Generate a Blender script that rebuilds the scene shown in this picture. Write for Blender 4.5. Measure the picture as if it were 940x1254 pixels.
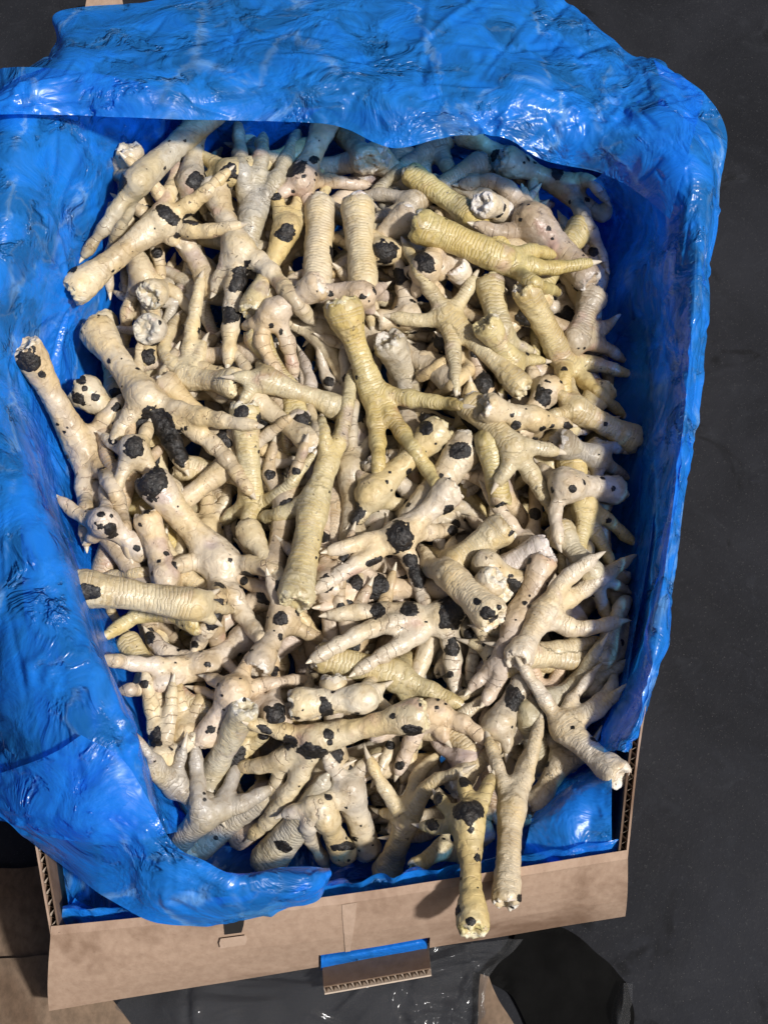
import bpy, math, random
import numpy as np
from mathutils import Vector, Matrix, Euler

# ------------------------------------------------------------------ scene, camera, light
scene = bpy.context.scene
for o in list(bpy.data.objects):
    bpy.data.objects.remove(o)
COL = scene.collection
random.seed(7); RNG = np.random.default_rng(11)

PW, PH = 940.0, 1254.0                       # photograph's pixel frame
VFOV = math.radians(40.0)
FP = PH / 2 / math.tan(VFOV / 2)             # focal length in photo pixels
TILT = math.radians(22.0)                    # optical axis off the vertical
RIM = 0.13                                   # carton rim height
FWD = np.array([0, math.sin(TILT), -math.cos(TILT)])
UPV = np.array([0, math.cos(TILT), math.sin(TILT)])
RGT = np.array([1.0, 0, 0])
def ray(u, v):
    u = np.asarray(u, float); v = np.asarray(v, float)
    return FWD + RGT * ((u - PW/2)/FP)[..., None] + UPV * ((PH/2 - v)/FP)[..., None]
CAM = np.array([0, 0, RIM]) - ray(415., 1098.) * 0.968
def at_z(u, v, z):                           # point of height z seen at photo pixel (u, v)
    r = ray(u, v); t = (np.asarray(z, float) - CAM[2]) / r[..., 2]
    return CAM + r * t[..., None]
def at_d(u, v, d):
    return CAM + ray(u, v) * np.asarray(d, float)[..., None]
def depth_z(u, v, z):
    return (np.asarray(z, float) - CAM[2]) / ray(u, v)[..., 2]
def project(p):
    q = p - CAM; d = q @ FWD
    return PW/2 + FP*(q @ RGT)/d, PH/2 - FP*(q @ UPV)/d, d

cam_data = bpy.data.cameras.new('camera'); cam = bpy.data.objects.new('camera', cam_data); COL.objects.link(cam)
cam_data.sensor_fit = 'VERTICAL'; cam_data.sensor_height = 24; cam_data.lens = 12 / math.tan(VFOV/2)
cam_data.clip_start = 0.02; cam_data.clip_end = 100
M = Matrix(((RGT[0], UPV[0], -FWD[0]), (RGT[1], UPV[1], -FWD[1]), (RGT[2], UPV[2], -FWD[2])))
cam.matrix_world = Matrix.Translation(Vector(CAM)) @ M.to_4x4()
scene.camera = cam

SUN_DIR = np.array([0.52, -0.30, 0.80]); SUN_DIR /= np.linalg.norm(SUN_DIR)   # towards the sun
world = bpy.data.worlds.new('World'); scene.world = world; world.use_nodes = True
wn = world.node_tree.nodes; wl = world.node_tree.links
sky = wn.new('ShaderNodeTexSky'); sky.sky_type = 'NISHITA'; sky.sun_disc = False
sky.sun_elevation = math.asin(SUN_DIR[2]); sky.sun_rotation = math.atan2(SUN_DIR[0], SUN_DIR[1])
sky.air_density = 1.0; sky.dust_density = 7.0; sky.ozone_density = 0.6
wn['Background'].inputs['Strength'].default_value = 0.046
wl.new(sky.outputs[0], wn['Background'].inputs[0])
sd = bpy.data.lights.new('sun', 'SUN'); sd.energy = 3.9; sd.angle = math.radians(4); sd.color = (1.0, 0.975, 0.94)
so = bpy.data.objects.new('sun', sd); COL.objects.link(so)
so.rotation_euler = Vector(SUN_DIR).to_track_quat('Z', 'Y').to_euler()
vs = scene.view_settings; vs.view_transform = 'Standard'; vs.look = 'None'; vs.exposure = 0.24; vs.gamma = 1.0
vs.use_curve_mapping = False
scene.render.resolution_x = 767; scene.render.resolution_y = 1024
scene.render.engine = 'CYCLES'
cy = scene.cycles; cy.max_bounces = 5; cy.diffuse_bounces = 2; cy.glossy_bounces = 2; cy.transmission_bounces = 3; cy.transparent_max_bounces = 5; cy.caustics_reflective = False; cy.caustics_refractive = False

# ------------------------------------------------------------------ helpers
def hash3(ix, iy, iz, seed):
    h = (ix.astype(np.int64)*374761393 + iy.astype(np.int64)*668265263 + iz.astype(np.int64)*2147483647 + seed*974634777) & 0xffffffff
    h = ((h ^ (h >> 13)) * 1274126177) & 0xffffffff
    h = (h ^ (h >> 16)) & 0xffffffff
    return h / 2147483647.5 - 1.0
def vnoise(p, seed=0):                       # value noise -1..1
    p = np.asarray(p, float); i = np.floor(p); f = p - i; f = f*f*f*(f*(f*6-15)+10); i = i.astype(np.int64)
    out = 0
    for a in (0, 1):
        for b in (0, 1):
            for c in (0, 1):
                w = (f[..., 0] if a else 1-f[..., 0])*(f[..., 1] if b else 1-f[..., 1])*(f[..., 2] if c else 1-f[..., 2])
                out = out + w*hash3(i[..., 0]+a, i[..., 1]+b, i[..., 2]+c, seed)
    return out
def fbm(p, seed=0, octv=3):
    s = 0; a = 1.0; t = 0
    for k in range(octv):
        s = s + a*vnoise(p*(2.03**k), seed+k*17); t += a; a *= .5
    return s/t

def mesh_np(name, verts, faces, mat, smooth=True):
    me = bpy.data.meshes.new(name)
    verts = np.asarray(verts, np.float32); faces = np.asarray(faces, np.int32)
    n, k = faces.shape
    me.vertices.add(len(verts)); me.vertices.foreach_set('co', verts.ravel())
    me.loops.add(n*k); me.loops.foreach_set('vertex_index', faces.ravel())
    me.polygons.add(n)
    me.polygons.foreach_set('loop_start', np.arange(0, n*k, k, dtype=np.int32))
    me.polygons.foreach_set('loop_total', np.full(n, k, np.int32))
    me.polygons.foreach_set('use_smooth', np.full(n, smooth))
    me.update(calc_edges=True); me.validate()
    if mat: me.materials.append(mat)
    return me
def link(name, me, parent=None, loc=None):
    o = bpy.data.objects.new(name, me); COL.objects.link(o)
    if parent is not None: o.parent = parent
    if loc is not None: o.location = loc
    return o
def tag(o, label=None, cat=None, group=None, kind=None):
    if label: o['label'] = label
    if cat: o['category'] = cat
    if group: o['group'] = group
    if kind: o['kind'] = kind
    return o
def attr(me, name, arr):
    a = me.attributes.new(name, 'FLOAT', 'POINT'); a.data.foreach_set('value', np.asarray(arr, np.float32))
def vnormals(v, f):
    q = v[f]; n = np.cross(q[:, 2]-q[:, 0], q[:, 3]-q[:, 1]) if f.shape[1] == 4 else np.cross(q[:, 1]-q[:, 0], q[:, 2]-q[:, 0])
    out = np.zeros_like(v)
    for k in range(f.shape[1]): np.add.at(out, f[:, k], n)
    return out/np.maximum(np.linalg.norm(out, axis=1, keepdims=True), 1e-12)
def catmull(P, t):                           # P (n, k), t in 0..n-1
    P = np.asarray(P, float); n = len(P)
    Q = np.vstack([2*P[0]-P[1], P, 2*P[-1]-P[-2]])
    i = np.clip(np.floor(t).astype(int), 0, n-2); f = (t-i)[:, None]
    a, b, c, d = Q[i], Q[i+1], Q[i+2], Q[i+3]
    return .5*(2*b + (c-a)*f + (2*a-5*b+4*c-d)*f**2 + (3*b-a-3*c+d)*f**3)

class MB:                                    # collects boxes / prisms into one mesh
    def __init__(s): s.v = []; s.f = []
    def hexa(s, p):                          # 8 points: bottom 4 ccw, top 4 ccw
        b = len(s.v); s.v += [tuple(map(float, q)) for q in p]
        for f in ((3,2,1,0),(4,5,6,7),(0,1,5,4),(1,2,6,5),(2,3,7,6),(3,0,4,7)): s.f.append(tuple(b+k for k in f))
    def grid(s, g, flip=False):
        g = np.asarray(g); m, n = g.shape[:2]; b = len(s.v); s.v += [tuple(q) for q in g.reshape(-1, 3)]
        for i in range(m-1):
            for j in range(n-1):
                q = (b+i*n+j, b+(i+1)*n+j, b+(i+1)*n+j+1, b+i*n+j+1); s.f.append(q[::-1] if flip else q)
    def build(s, name, mat, parent=None, smooth=False):
        me = mesh_np(name, np.array(s.v), np.array(s.f), mat, smooth); return link(name, me, parent)

# ------------------------------------------------------------------ materials
SSS = 0.0
class NT:
    def __init__(s, name):
        s.m = bpy.data.materials.new(name); s.m.use_nodes = True; s.t = s.m.node_tree; s.n = s.t.nodes
        s.b = s.n['Principled BSDF']; s.o = s.n['Material Output']
    def node(s, typ, **kw):
        n = s.n.new(typ)
        for k, v in kw.items():
            if k.startswith('i_'): n.inputs[k[2:].replace('_', ' ')].default_value = v
            else: setattr(n, k, v)
        return n
    def l(s, a, b): s.t.links.new(a, b)
    def val(s, x):
        return x
    def math(s, op, a, b=None, c=None, clamp=False):
        n = s.n.new('ShaderNodeMath'); n.operation = op; n.use_clamp = clamp
        for k, x in enumerate((a, b, c)):
            if x is None: continue
            if isinstance(x, (int, float)): n.inputs[k].default_value = x
            else: s.l(x, n.inputs[k])
        return n.outputs[0]
    def ramp(s, x, a, b, lo=0.0, hi=1.0):    # smooth map range
        n = s.n.new('ShaderNodeMapRange'); n.interpolation_type = 'SMOOTHSTEP'; s.l(x, n.inputs[0])
        for k, q in enumerate((a, b, lo, hi)): n.inputs[1+k].default_value = q
        return n.outputs[0]
    def mix(s, f, a, b, mode='MIX'):
        n = s.n.new('ShaderNodeMix'); n.data_type = 'RGBA'; n.blend_type = mode
        for inp, x in ((n.inputs[0], f), (n.inputs[6], a), (n.inputs[7], b)):
            if isinstance(x, (int, float)): inp.default_value = x
            elif isinstance(x, tuple): inp.default_value = (*x, 1.0) if len(x) == 3 else x
            else: s.l(x, inp)
        return n.outputs[2]
    def noise(s, vec, scale, detail=3, rough=.55, dist=0.0):
        n = s.n.new('ShaderNodeTexNoise'); n.inputs['Scale'].default_value = scale; n.inputs['Detail'].default_value = detail
        n.inputs['Roughness'].default_value = rough; n.inputs['Distortion'].default_value = dist
        if vec is not None: s.l(vec, n.inputs['Vector'])
        return n.outputs[0]
    def voro(s, vec, scale, feature='F1'):
        n = s.n.new('ShaderNodeTexVoronoi'); n.feature = feature; n.inputs['Scale'].default_value = scale
        if vec is not None: s.l(vec, n.inputs['Vector'])
        return n.outputs['Distance']
    def objvec(s):                           # object coordinates shifted per object
        tc = s.n.new('ShaderNodeTexCoord'); oi = s.n.new('ShaderNodeObjectInfo')
        n = s.n.new('ShaderNodeVectorMath'); n.operation = 'MULTIPLY_ADD'; s.l(oi.outputs['Random'], n.inputs[0])
        n.inputs[1].default_value = (7.3, 3.1, 5.7); s.l(tc.outputs['Object'], n.inputs[2]); return n.outputs[0], oi
    def bump(s, h, strength=.5, dist=.001, prev=None):
        n = s.n.new('ShaderNodeBump'); n.inputs['Strength'].default_value = strength; n.inputs['Distance'].default_value = dist
        s.l(h, n.inputs['Height'])
        if prev is not None: s.l(prev, n.inputs['Normal'])
        return n.outputs[0]
    def at(s, name):
        n = s.n.new('ShaderNodeAttribute'); n.attribute_name = name; return n.outputs['Fac']

def mat_skin():
    k = NT('chicken_skin'); vec, oi = k.objvec()
    s = k.at('s'); dors = k.at('dors'); toe = k.at('toe'); lat = k.at('lat'); rnd = oi.outputs['Random']
    base = oi.outputs['Color']
    big = k.n.new('ShaderNodeTexNoise'); big.inputs['Scale'].default_value = 27; big.inputs['Detail'].default_value = 3; k.l(vec, big.inputs['Vector'])
    sp_ = k.n.new('ShaderNodeSeparateColor'); k.l(big.outputs['Color'], sp_.inputs[0]); n1, n2, n3 = sp_.outputs[0], sp_.outputs[1], sp_.outputs[2]
    mid = k.n.new('ShaderNodeTexNoise'); mid.inputs['Scale'].default_value = 190; mid.inputs['Detail'].default_value = 3; mid.inputs['Roughness'].default_value = .62; mid.inputs['Distortion'].default_value = .7; k.l(vec, mid.inputs['Vector'])
    sm = k.n.new('ShaderNodeSeparateColor'); k.l(mid.outputs['Color'], sm.inputs[0]); w1, w2, w3 = sm.outputs[0], sm.outputs[1], sm.outputs[2]
    dm_ = k.math('ADD', dors, k.math('MULTIPLY', k.math('SUBTRACT', n2, .5), 1.3))
    dmask = k.ramp(dm_, 0.22, 0.9); pmask = k.ramp(dors, 0.1, -0.5)
    # plantar skin is paler and pinker than the scaly top
    col = k.mix(k.math('MULTIPLY', pmask, .65), base, k.mix(.5, base, (0.63, 0.53, 0.42)))
    col = k.mix(k.ramp(n1, .40, .66, 0, .75), col, k.mix(1.0, col, (.98, .87, .60), 'MULTIPLY'))
    col = k.mix(k.ramp(n2, .50, .68, 0, .8), col, k.mix(1.0, col, (.66, .62, .58), 'MULTIPLY'))
    col = k.mix(k.ramp(n3, .60, .72, 0, .5), col, k.mix(k.ramp(rnd, .3, .8), (.42, .22, .18), (.30, .23, .26)))
    col = k.mix(k.ramp(w1, .48, .70, 0, .5), col, k.mix(1.0, col, (.66, .57, .46), 'MULTIPLY'))
    spm = k.math('MULTIPLY', k.ramp(w3, .645, .70), k.ramp(n3, .45, .55)); col = k.mix(k.math('MULTIPLY', spm, .85), col, (.035, .025, .02))
    # two columns of scutes across the top of shank and toes
    side = k.ramp(lat, -.12, .12, -.25, .25)
    ss = k.math('ADD', k.math('ADD', k.math('MULTIPLY', s, 350.0), k.math('MULTIPLY', n1, 5.0)), k.math('ADD', side, k.math('MULTIPLY', w2, .55)))
    fr = k.math('FRACT', ss)
    sc = k.math('MULTIPLY', k.ramp(fr, 0.0, .25), k.math('SUBTRACT', 1.0, k.math('MULTIPLY', k.math('POWER', fr, 3.0), .75)))
    edge = k.math('MULTIPLY', k.ramp(fr, .20, 0.02), dmask)
    col = k.mix(k.math('MULTIPLY', edge, .26), col, k.mix(1.0, col, (.52, .40, .22), 'MULTIPLY'))
    pal = k.math('MULTIPLY', k.math('MULTIPLY', k.ramp(fr, .45, .75), dmask), .22); col = k.mix(pal, col, (.66, .60, .48))
    # folds between the toe pads
    fs = k.math('FRACT', k.math('ADD', k.math('MULTIPLY', s, 125.0), k.math('ADD', k.math('MULTIPLY', n1, 4.0), k.math('MULTIPLY', w2, .35))))
    fold = k.math('MULTIPLY', k.math('MULTIPLY', k.ramp(k.math('ABSOLUTE', k.math('SUBTRACT', fs, .5)), .07, 0.0), pmask), k.ramp(n2, .40, .56))
    fold = k.math('MULTIPLY', fold, k.ramp(toe, .2, .8, .35, 1))
    col = k.mix(k.math('MULTIPLY', fold, .5), col, (.30, .19, .12))
    k.l(col, k.b.inputs['Base Color'])
    h = k.math('ADD', k.math('MULTIPLY', k.math('MULTIPLY', sc, dmask), .30), k.math('MULTIPLY', fold, -.7))
    h = k.math('ADD', h, k.math('MULTIPLY', w1, .95))
    k.l(k.bump(h, .9, .0011), k.b.inputs['Normal'])
    k.l(k.ramp(n1, .3, .7, .32, .56), k.b.inputs['Roughness'])
    k.b.inputs['Coat Weight'].default_value = .10; k.b.inputs['Coat Roughness'].default_value = .22
    k.b.inputs['Subsurface Weight'].default_value = SSS; k.b.inputs['Subsurface Radius'].default_value = (1, .45, .25)
    k.b.inputs['Subsurface Scale'].default_value = .003
    return k.m
def mat_scab():
    k = NT('black_scab'); vec, oi = k.objvec()
    n = k.noise(vec, 240, 4, .7, .6); n2 = k.noise(vec, 90, 3)
    col = k.mix(k.ramp(n, .42, .72), (.005, .0042, .004), (.030, .023, .018)); col = k.mix(k.ramp(n2, .66, .78, 0, .5), col, (.11, .08, .06))
    k.l(col, k.b.inputs['Base Color']); k.l(k.bump(n, .9, .0018), k.b.inputs['Normal']); k.b.inputs['Roughness'].default_value = .5
    return k.m
def mat_joint():
    k = NT('cut_cartilage'); vec, oi = k.objvec()
    n = k.noise(vec, 130, 4, .6, .7); n2 = k.noise(vec, 55, 2)
    col = k.mix(k.ramp(n2, .45, .75), oi.outputs['Color'], (.70, .67, .62)); col = k.mix(k.ramp(n, .56, .70, 0, .6), col, (.42, .27, .22))
    sp = k.noise(vec, 260, 2); col = k.mix(k.ramp(sp, .66, .72, 0, .8), col, (.05, .035, .03))
    k.l(col, k.b.inputs['Base Color']); k.l(k.bump(n, .9, .002), k.b.inputs['Normal']); k.b.inputs['Roughness'].default_value = .45
    return k.m
def mat_claw():
    k = NT('claw_horn'); vec, oi = k.objvec(); n = k.noise(vec, 300, 2)
    k.l(k.mix(n, (.62, .56, .43), (.50, .41, .31)), k.b.inputs['Base Color']); k.b.inputs['Roughness'].default_value = .35
    return k.m
def mat_film(name):
    k = NT(name); tc = k.n.new('ShaderNodeTexCoord'); vec = tc.outputs['Object']
    nn = k.n.new('ShaderNodeTexNoise'); nn.inputs['Scale'].default_value = 26; nn.inputs['Detail'].default_value = 4; nn.inputs['Roughness'].default_value = .62; nn.inputs['Distortion'].default_value = .6; k.l(vec, nn.inputs['Vector'])
    sp = k.n.new('ShaderNodeSeparateColor'); k.l(nn.outputs['Color'], sp.inputs[0]); n1, n2 = sp.outputs[0], sp.outputs[1]
    col = k.mix(k.ramp(n1, .3, .7), (.010, .20, .78), (.028, .31, .94))
    k.l(col, k.b.inputs['Base Color']); k.l(k.ramp(n2, .35, .65, .17, .36), k.b.inputs['Roughness']); k.b.inputs['IOR'].default_value = 1.6
    # fine creases of thin polythene
    sc = k.n.new('ShaderNodeVectorMath'); sc.operation = 'MULTIPLY_ADD'; k.l(nn.outputs['Color'], sc.inputs[0]); sc.inputs[1].default_value = (.035, .035, .035); k.l(vec, sc.inputs[2])
    lines = []
    def facets(scale, slope, stretch):       # flat crumple facets, each cell tilted its own way
        mp = k.n.new('ShaderNodeMapping'); mp.inputs['Scale'].default_value = stretch; mp.inputs['Rotation'].default_value = (.3, .5, scale); k.l(sc.outputs[0], mp.inputs[0])
        v = k.n.new('ShaderNodeTexVoronoi'); v.feature = 'F1'; v.inputs['Scale'].default_value = scale; k.l(mp.outputs[0], v.inputs['Vector'])
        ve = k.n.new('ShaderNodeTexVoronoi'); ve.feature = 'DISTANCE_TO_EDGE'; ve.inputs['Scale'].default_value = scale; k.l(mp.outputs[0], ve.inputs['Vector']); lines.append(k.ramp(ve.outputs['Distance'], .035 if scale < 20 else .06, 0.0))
        d = k.n.new('ShaderNodeVectorMath'); d.operation = 'SUBTRACT'; k.l(mp.outputs[0], d.inputs[0]); k.l(v.outputs['Position'], d.inputs[1])
        c = k.n.new('ShaderNodeVectorMath'); c.operation = 'SUBTRACT'; k.l(v.outputs['Color'], c.inputs[0]); c.inputs[1].default_value = (.5, .5, .5)
        o = k.n.new('ShaderNodeVectorMath'); o.operation = 'DOT_PRODUCT'; k.l(d.outputs[0], o.inputs[0]); k.l(c.outputs[0], o.inputs[1]); return k.math('MULTIPLY', o.outputs['Value'], slope)
    h = k.math('ADD', facets(9, .34, (1, .34, 1)), k.math('MULTIPLY', facets(30, .30, (.45, 1, 1)), k.ramp(n1, .53, .64)))
    h = k.math('ADD', h, k.math('MULTIPLY', n2, .0015))
    b = k.bump(h, 1.0, 1.0); k.l(b, k.b.inputs['Normal'])
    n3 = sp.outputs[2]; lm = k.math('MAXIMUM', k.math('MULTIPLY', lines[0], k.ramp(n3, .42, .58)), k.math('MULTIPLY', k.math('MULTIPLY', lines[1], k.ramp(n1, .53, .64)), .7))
    col = k.mix(k.math('MULTIPLY', lm, .6), col, (.26, .54, .95)); col = k.mix(k.ramp(n3, .50, .70, 0, .22), col, (.04, .32, .88)); k.l(col, k.b.inputs['Base Color'])  # crease stress whitening, plus soft sky haze put into the film colour
    tr = k.node('ShaderNodeBsdfTranslucent'); tr.inputs[0].default_value = (.012, .26, .90, 1); k.l(b, tr.inputs['Normal'])
    m1 = k.node('ShaderNodeMixShader'); m1.inputs[0].default_value = .30; k.l(k.b.outputs[0], m1.inputs[1]); k.l(tr.outputs[0], m1.inputs[2])
    tp = k.node('ShaderNodeBsdfTransparent'); tp.inputs[0].default_value = (.12, .45, 1, 1)
    m2 = k.node('ShaderNodeMixShader'); k.l(k.ramp(n1, .38, .62, .06, .55), m2.inputs[0]); k.l(m1.outputs[0], m2.inputs[1]); k.l(tp.outputs[0], m2.inputs[2])
    k.l(m2.outputs[0], k.o.inputs['Surface']); return k.m
def mat_card(name, a, b, stain=.35):
    k = NT(name); tc = k.n.new('ShaderNodeTexCoord'); vec = tc.outputs['Object']
    mp = k.n.new('ShaderNodeMapping'); mp.inputs['Scale'].default_value = (1.6, 1, 1.0); k.l(vec, mp.inputs[0])
    n = k.noise(mp.outputs[0], 120, 5, .65); n2 = k.noise(vec, 9, 4, .65, .5); n3 = k.noise(vec, 400, 2)
    col = k.mix(k.ramp(n, .3, .7), a, b); col = k.mix(k.ramp(n2, .46, .66, 0, stain), col, k.mix(1.0, col, (.45, .38, .33), 'MULTIPLY'))
    col = k.mix(k.ramp(n3, .60, .75, 0, .3), col, k.mix(1.0, col, (.6, .55, .5), 'MULTIPLY'))
    k.l(col, k.b.inputs['Base Color']); k.b.inputs['Roughness'].default_value = .85; k.b.inputs['Specular IOR Level'].default_value = .25
    k.l(k.bump(n3, .2, .0006, k.bump(n2, .3, .004)), k.b.inputs['Normal']); return k.m
def mat_floor():
    k = NT('dark_floor'); tc = k.n.new('ShaderNodeTexCoord'); vec = tc.outputs['Object']
    n = k.noise(vec, 5, 5, .65, .6); n2 = k.noise(vec, 28, 5, .7, .8); n3 = k.noise(vec, 320, 3, .6)
    col = k.mix(k.ramp(n, .32, .7), (.0110, .0116, .0142), (.0190, .0200, .0245)); col = k.mix(k.ramp(n2, .5, .8, 0, .6), col, (.029, .031, .037))
    col = k.mix(k.ramp(k.noise(vec, 11, 3, .6, 1.5), .60, .68, 0, .5), col, (.004, .004, .004))
    col = k.mix(k.ramp(n3, .60, .72, 0, .5), col, (.042, .043, .046)); sp = k.noise(vec, 900, 1); col = k.mix(k.ramp(sp, .70, .76, 0, .6), col, (.11, .105, .10))
    k.l(col, k.b.inputs['Base Color']); k.l(k.ramp(n2, .3, .7, .62, .88), k.b.inputs['Roughness'])
    k.b.inputs['Specular IOR Level'].default_value = .1; k.l(k.bump(n3, .35, .001, k.bump(n2, .12, .003)), k.b.inputs['Normal']); return k.m
def mat_clear():
    k = NT('clear_film'); tc = k.n.new('ShaderNodeTexCoord'); vec = tc.outputs['Object']
    k.b.inputs['Base Color'].default_value = (.22, .225, .235, 1); k.b.inputs['Roughness'].default_value = .08
    k.l(k.bump(k.noise(vec, 12, 2, .5, .6), .4, .01), k.b.inputs['Normal'])
    tp = k.node('ShaderNodeBsdfTransparent'); tp.inputs[0].default_value = (.86, .87, .89, 1)
    m = k.node('ShaderNodeMixShader'); m.inputs[0].default_value = .90; k.l(k.b.outputs[0], m.inputs[1]); k.l(tp.outputs[0], m.inputs[2])
    k.l(m.outputs[0], k.o.inputs['Surface']); return k.m
def mat_plain(name, col, rough=.6, spec=.5):
    k = NT(name); vec, oi = k.objvec(); n = k.noise(vec, 60, 4)
    k.l(k.mix(k.ramp(n, .3, .7), col, tuple(c*.65 for c in col)), k.b.inputs['Base Color']); k.b.inputs['Roughness'].default_value = rough
    k.b.inputs['Specular IOR Level'].default_value = spec; k.l(k.bump(n, .3, .002), k.b.inputs['Normal']); return k.m
SKIN, SCAB, JOINT, CLAW = mat_skin(), mat_scab(), mat_joint(), mat_claw()
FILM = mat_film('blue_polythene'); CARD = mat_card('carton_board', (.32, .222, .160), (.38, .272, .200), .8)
CARDSTRIP = mat_card('worn_board', (.38, .275, .205), (.43, .315, .24), .3); CARDIN_SHADED = mat_card('carton_inside_shaded', (.12, .078, .052), (.15, .10, .07)); CARDPALE = mat_card('torn_board', (.42, .34, .27), (.48, .39, .31), .1)  # inside board, its colour darkened to stand in for shade over the flap
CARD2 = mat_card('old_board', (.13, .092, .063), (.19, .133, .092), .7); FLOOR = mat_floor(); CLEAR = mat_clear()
BLACK = mat_plain('matt_black', (.004, .004, .004), .9, .08); STRAP = mat_plain('dark_slot', (.012, .011, .011), .7)
# ------------------------------------------------------------------ floor and things on it
g = np.zeros((2, 2, 3)); g[0, 0] = (-30, -30, 0); g[1, 0] = (30, -30, 0); g[1, 1] = (30, 30, 0); g[0, 1] = (-30, 30, 0)
mb = MB(); mb.grid(g); floor = mb.build('floor', FLOOR); tag(floor, kind='structure')

def flat_sheet(pix, z, thick, n=26, amp=.0, seed=3, lift=None, jit=.006):
    """four photo corners on height z -> warped board with thickness; returns MB"""
    c = np.array([at_z(u, v, z) for u, v in pix]); t = np.linspace(0, 1, n)
    a, b = np.meshgrid(t, t, indexing='ij'); a = a[..., None]; b = b[..., None]
    G = c[0]*(1-a)*(1-b) + c[1]*a*(1-b) + c[2]*a*b + c[3]*(1-a)*b
    G[..., :2] += jit*np.stack([fbm(G*16, seed+40), fbm(G*16, seed+50)], -1)
    G[..., 2] += amp*(fbm(G*14, seed)*1.0 + .6*np.abs(vnoise(G*37, seed+5)))
    if lift is not None: G[..., 2] += lift(a[..., 0], b[..., 0])
    m = MB(); top = G.copy(); top[..., 2] += thick; m.grid(top); m.grid(G, True)
    for e, f in ((top[0], G[0]), (top[-1][::-1], G[-1][::-1]), (top[:, 0][::-1], G[:, 0][::-1]), (top[:, -1], G[:, -1])):
        m.grid(np.stack([e, f]))
    return m
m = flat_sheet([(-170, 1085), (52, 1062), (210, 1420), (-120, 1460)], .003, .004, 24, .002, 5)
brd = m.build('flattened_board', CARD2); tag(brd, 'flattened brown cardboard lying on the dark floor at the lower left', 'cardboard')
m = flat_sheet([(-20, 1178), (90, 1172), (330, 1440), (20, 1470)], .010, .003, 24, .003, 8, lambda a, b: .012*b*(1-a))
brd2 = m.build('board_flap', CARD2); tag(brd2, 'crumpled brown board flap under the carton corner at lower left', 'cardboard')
m = flat_sheet([(588, 1195), (600, 1198), (648, 1290), (580, 1330)], .004, .003, 20, .002, 11, lambda a, b: .006*np.sin(a*3.0)*b)
brd3 = m.build('board_scrap', CARD2); tag(brd3, 'curled tan board scrap below the carton front beside the black sheet', 'cardboard')
m = flat_sheet([(585, 1200), (650, 1120), (764, 1194), (752, 1420)], .004, .001, 40, .006, 13, None, .022)
blk = m.build('black_sheet', BLACK); tag(blk, 'thin matt black sheet on the floor below the carton', 'plastic sheet')  # thin near-black sheet with a wavy outline
m = flat_sheet([(106, 16), (154, 12), (152, -8), (110, -3)], .02, .004, 10, .001, 14)
bp = m.build('board_corner', CARD); tag(bp, 'small tan cardboard corner peeking out behind the blue bag', 'cardboard')

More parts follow.
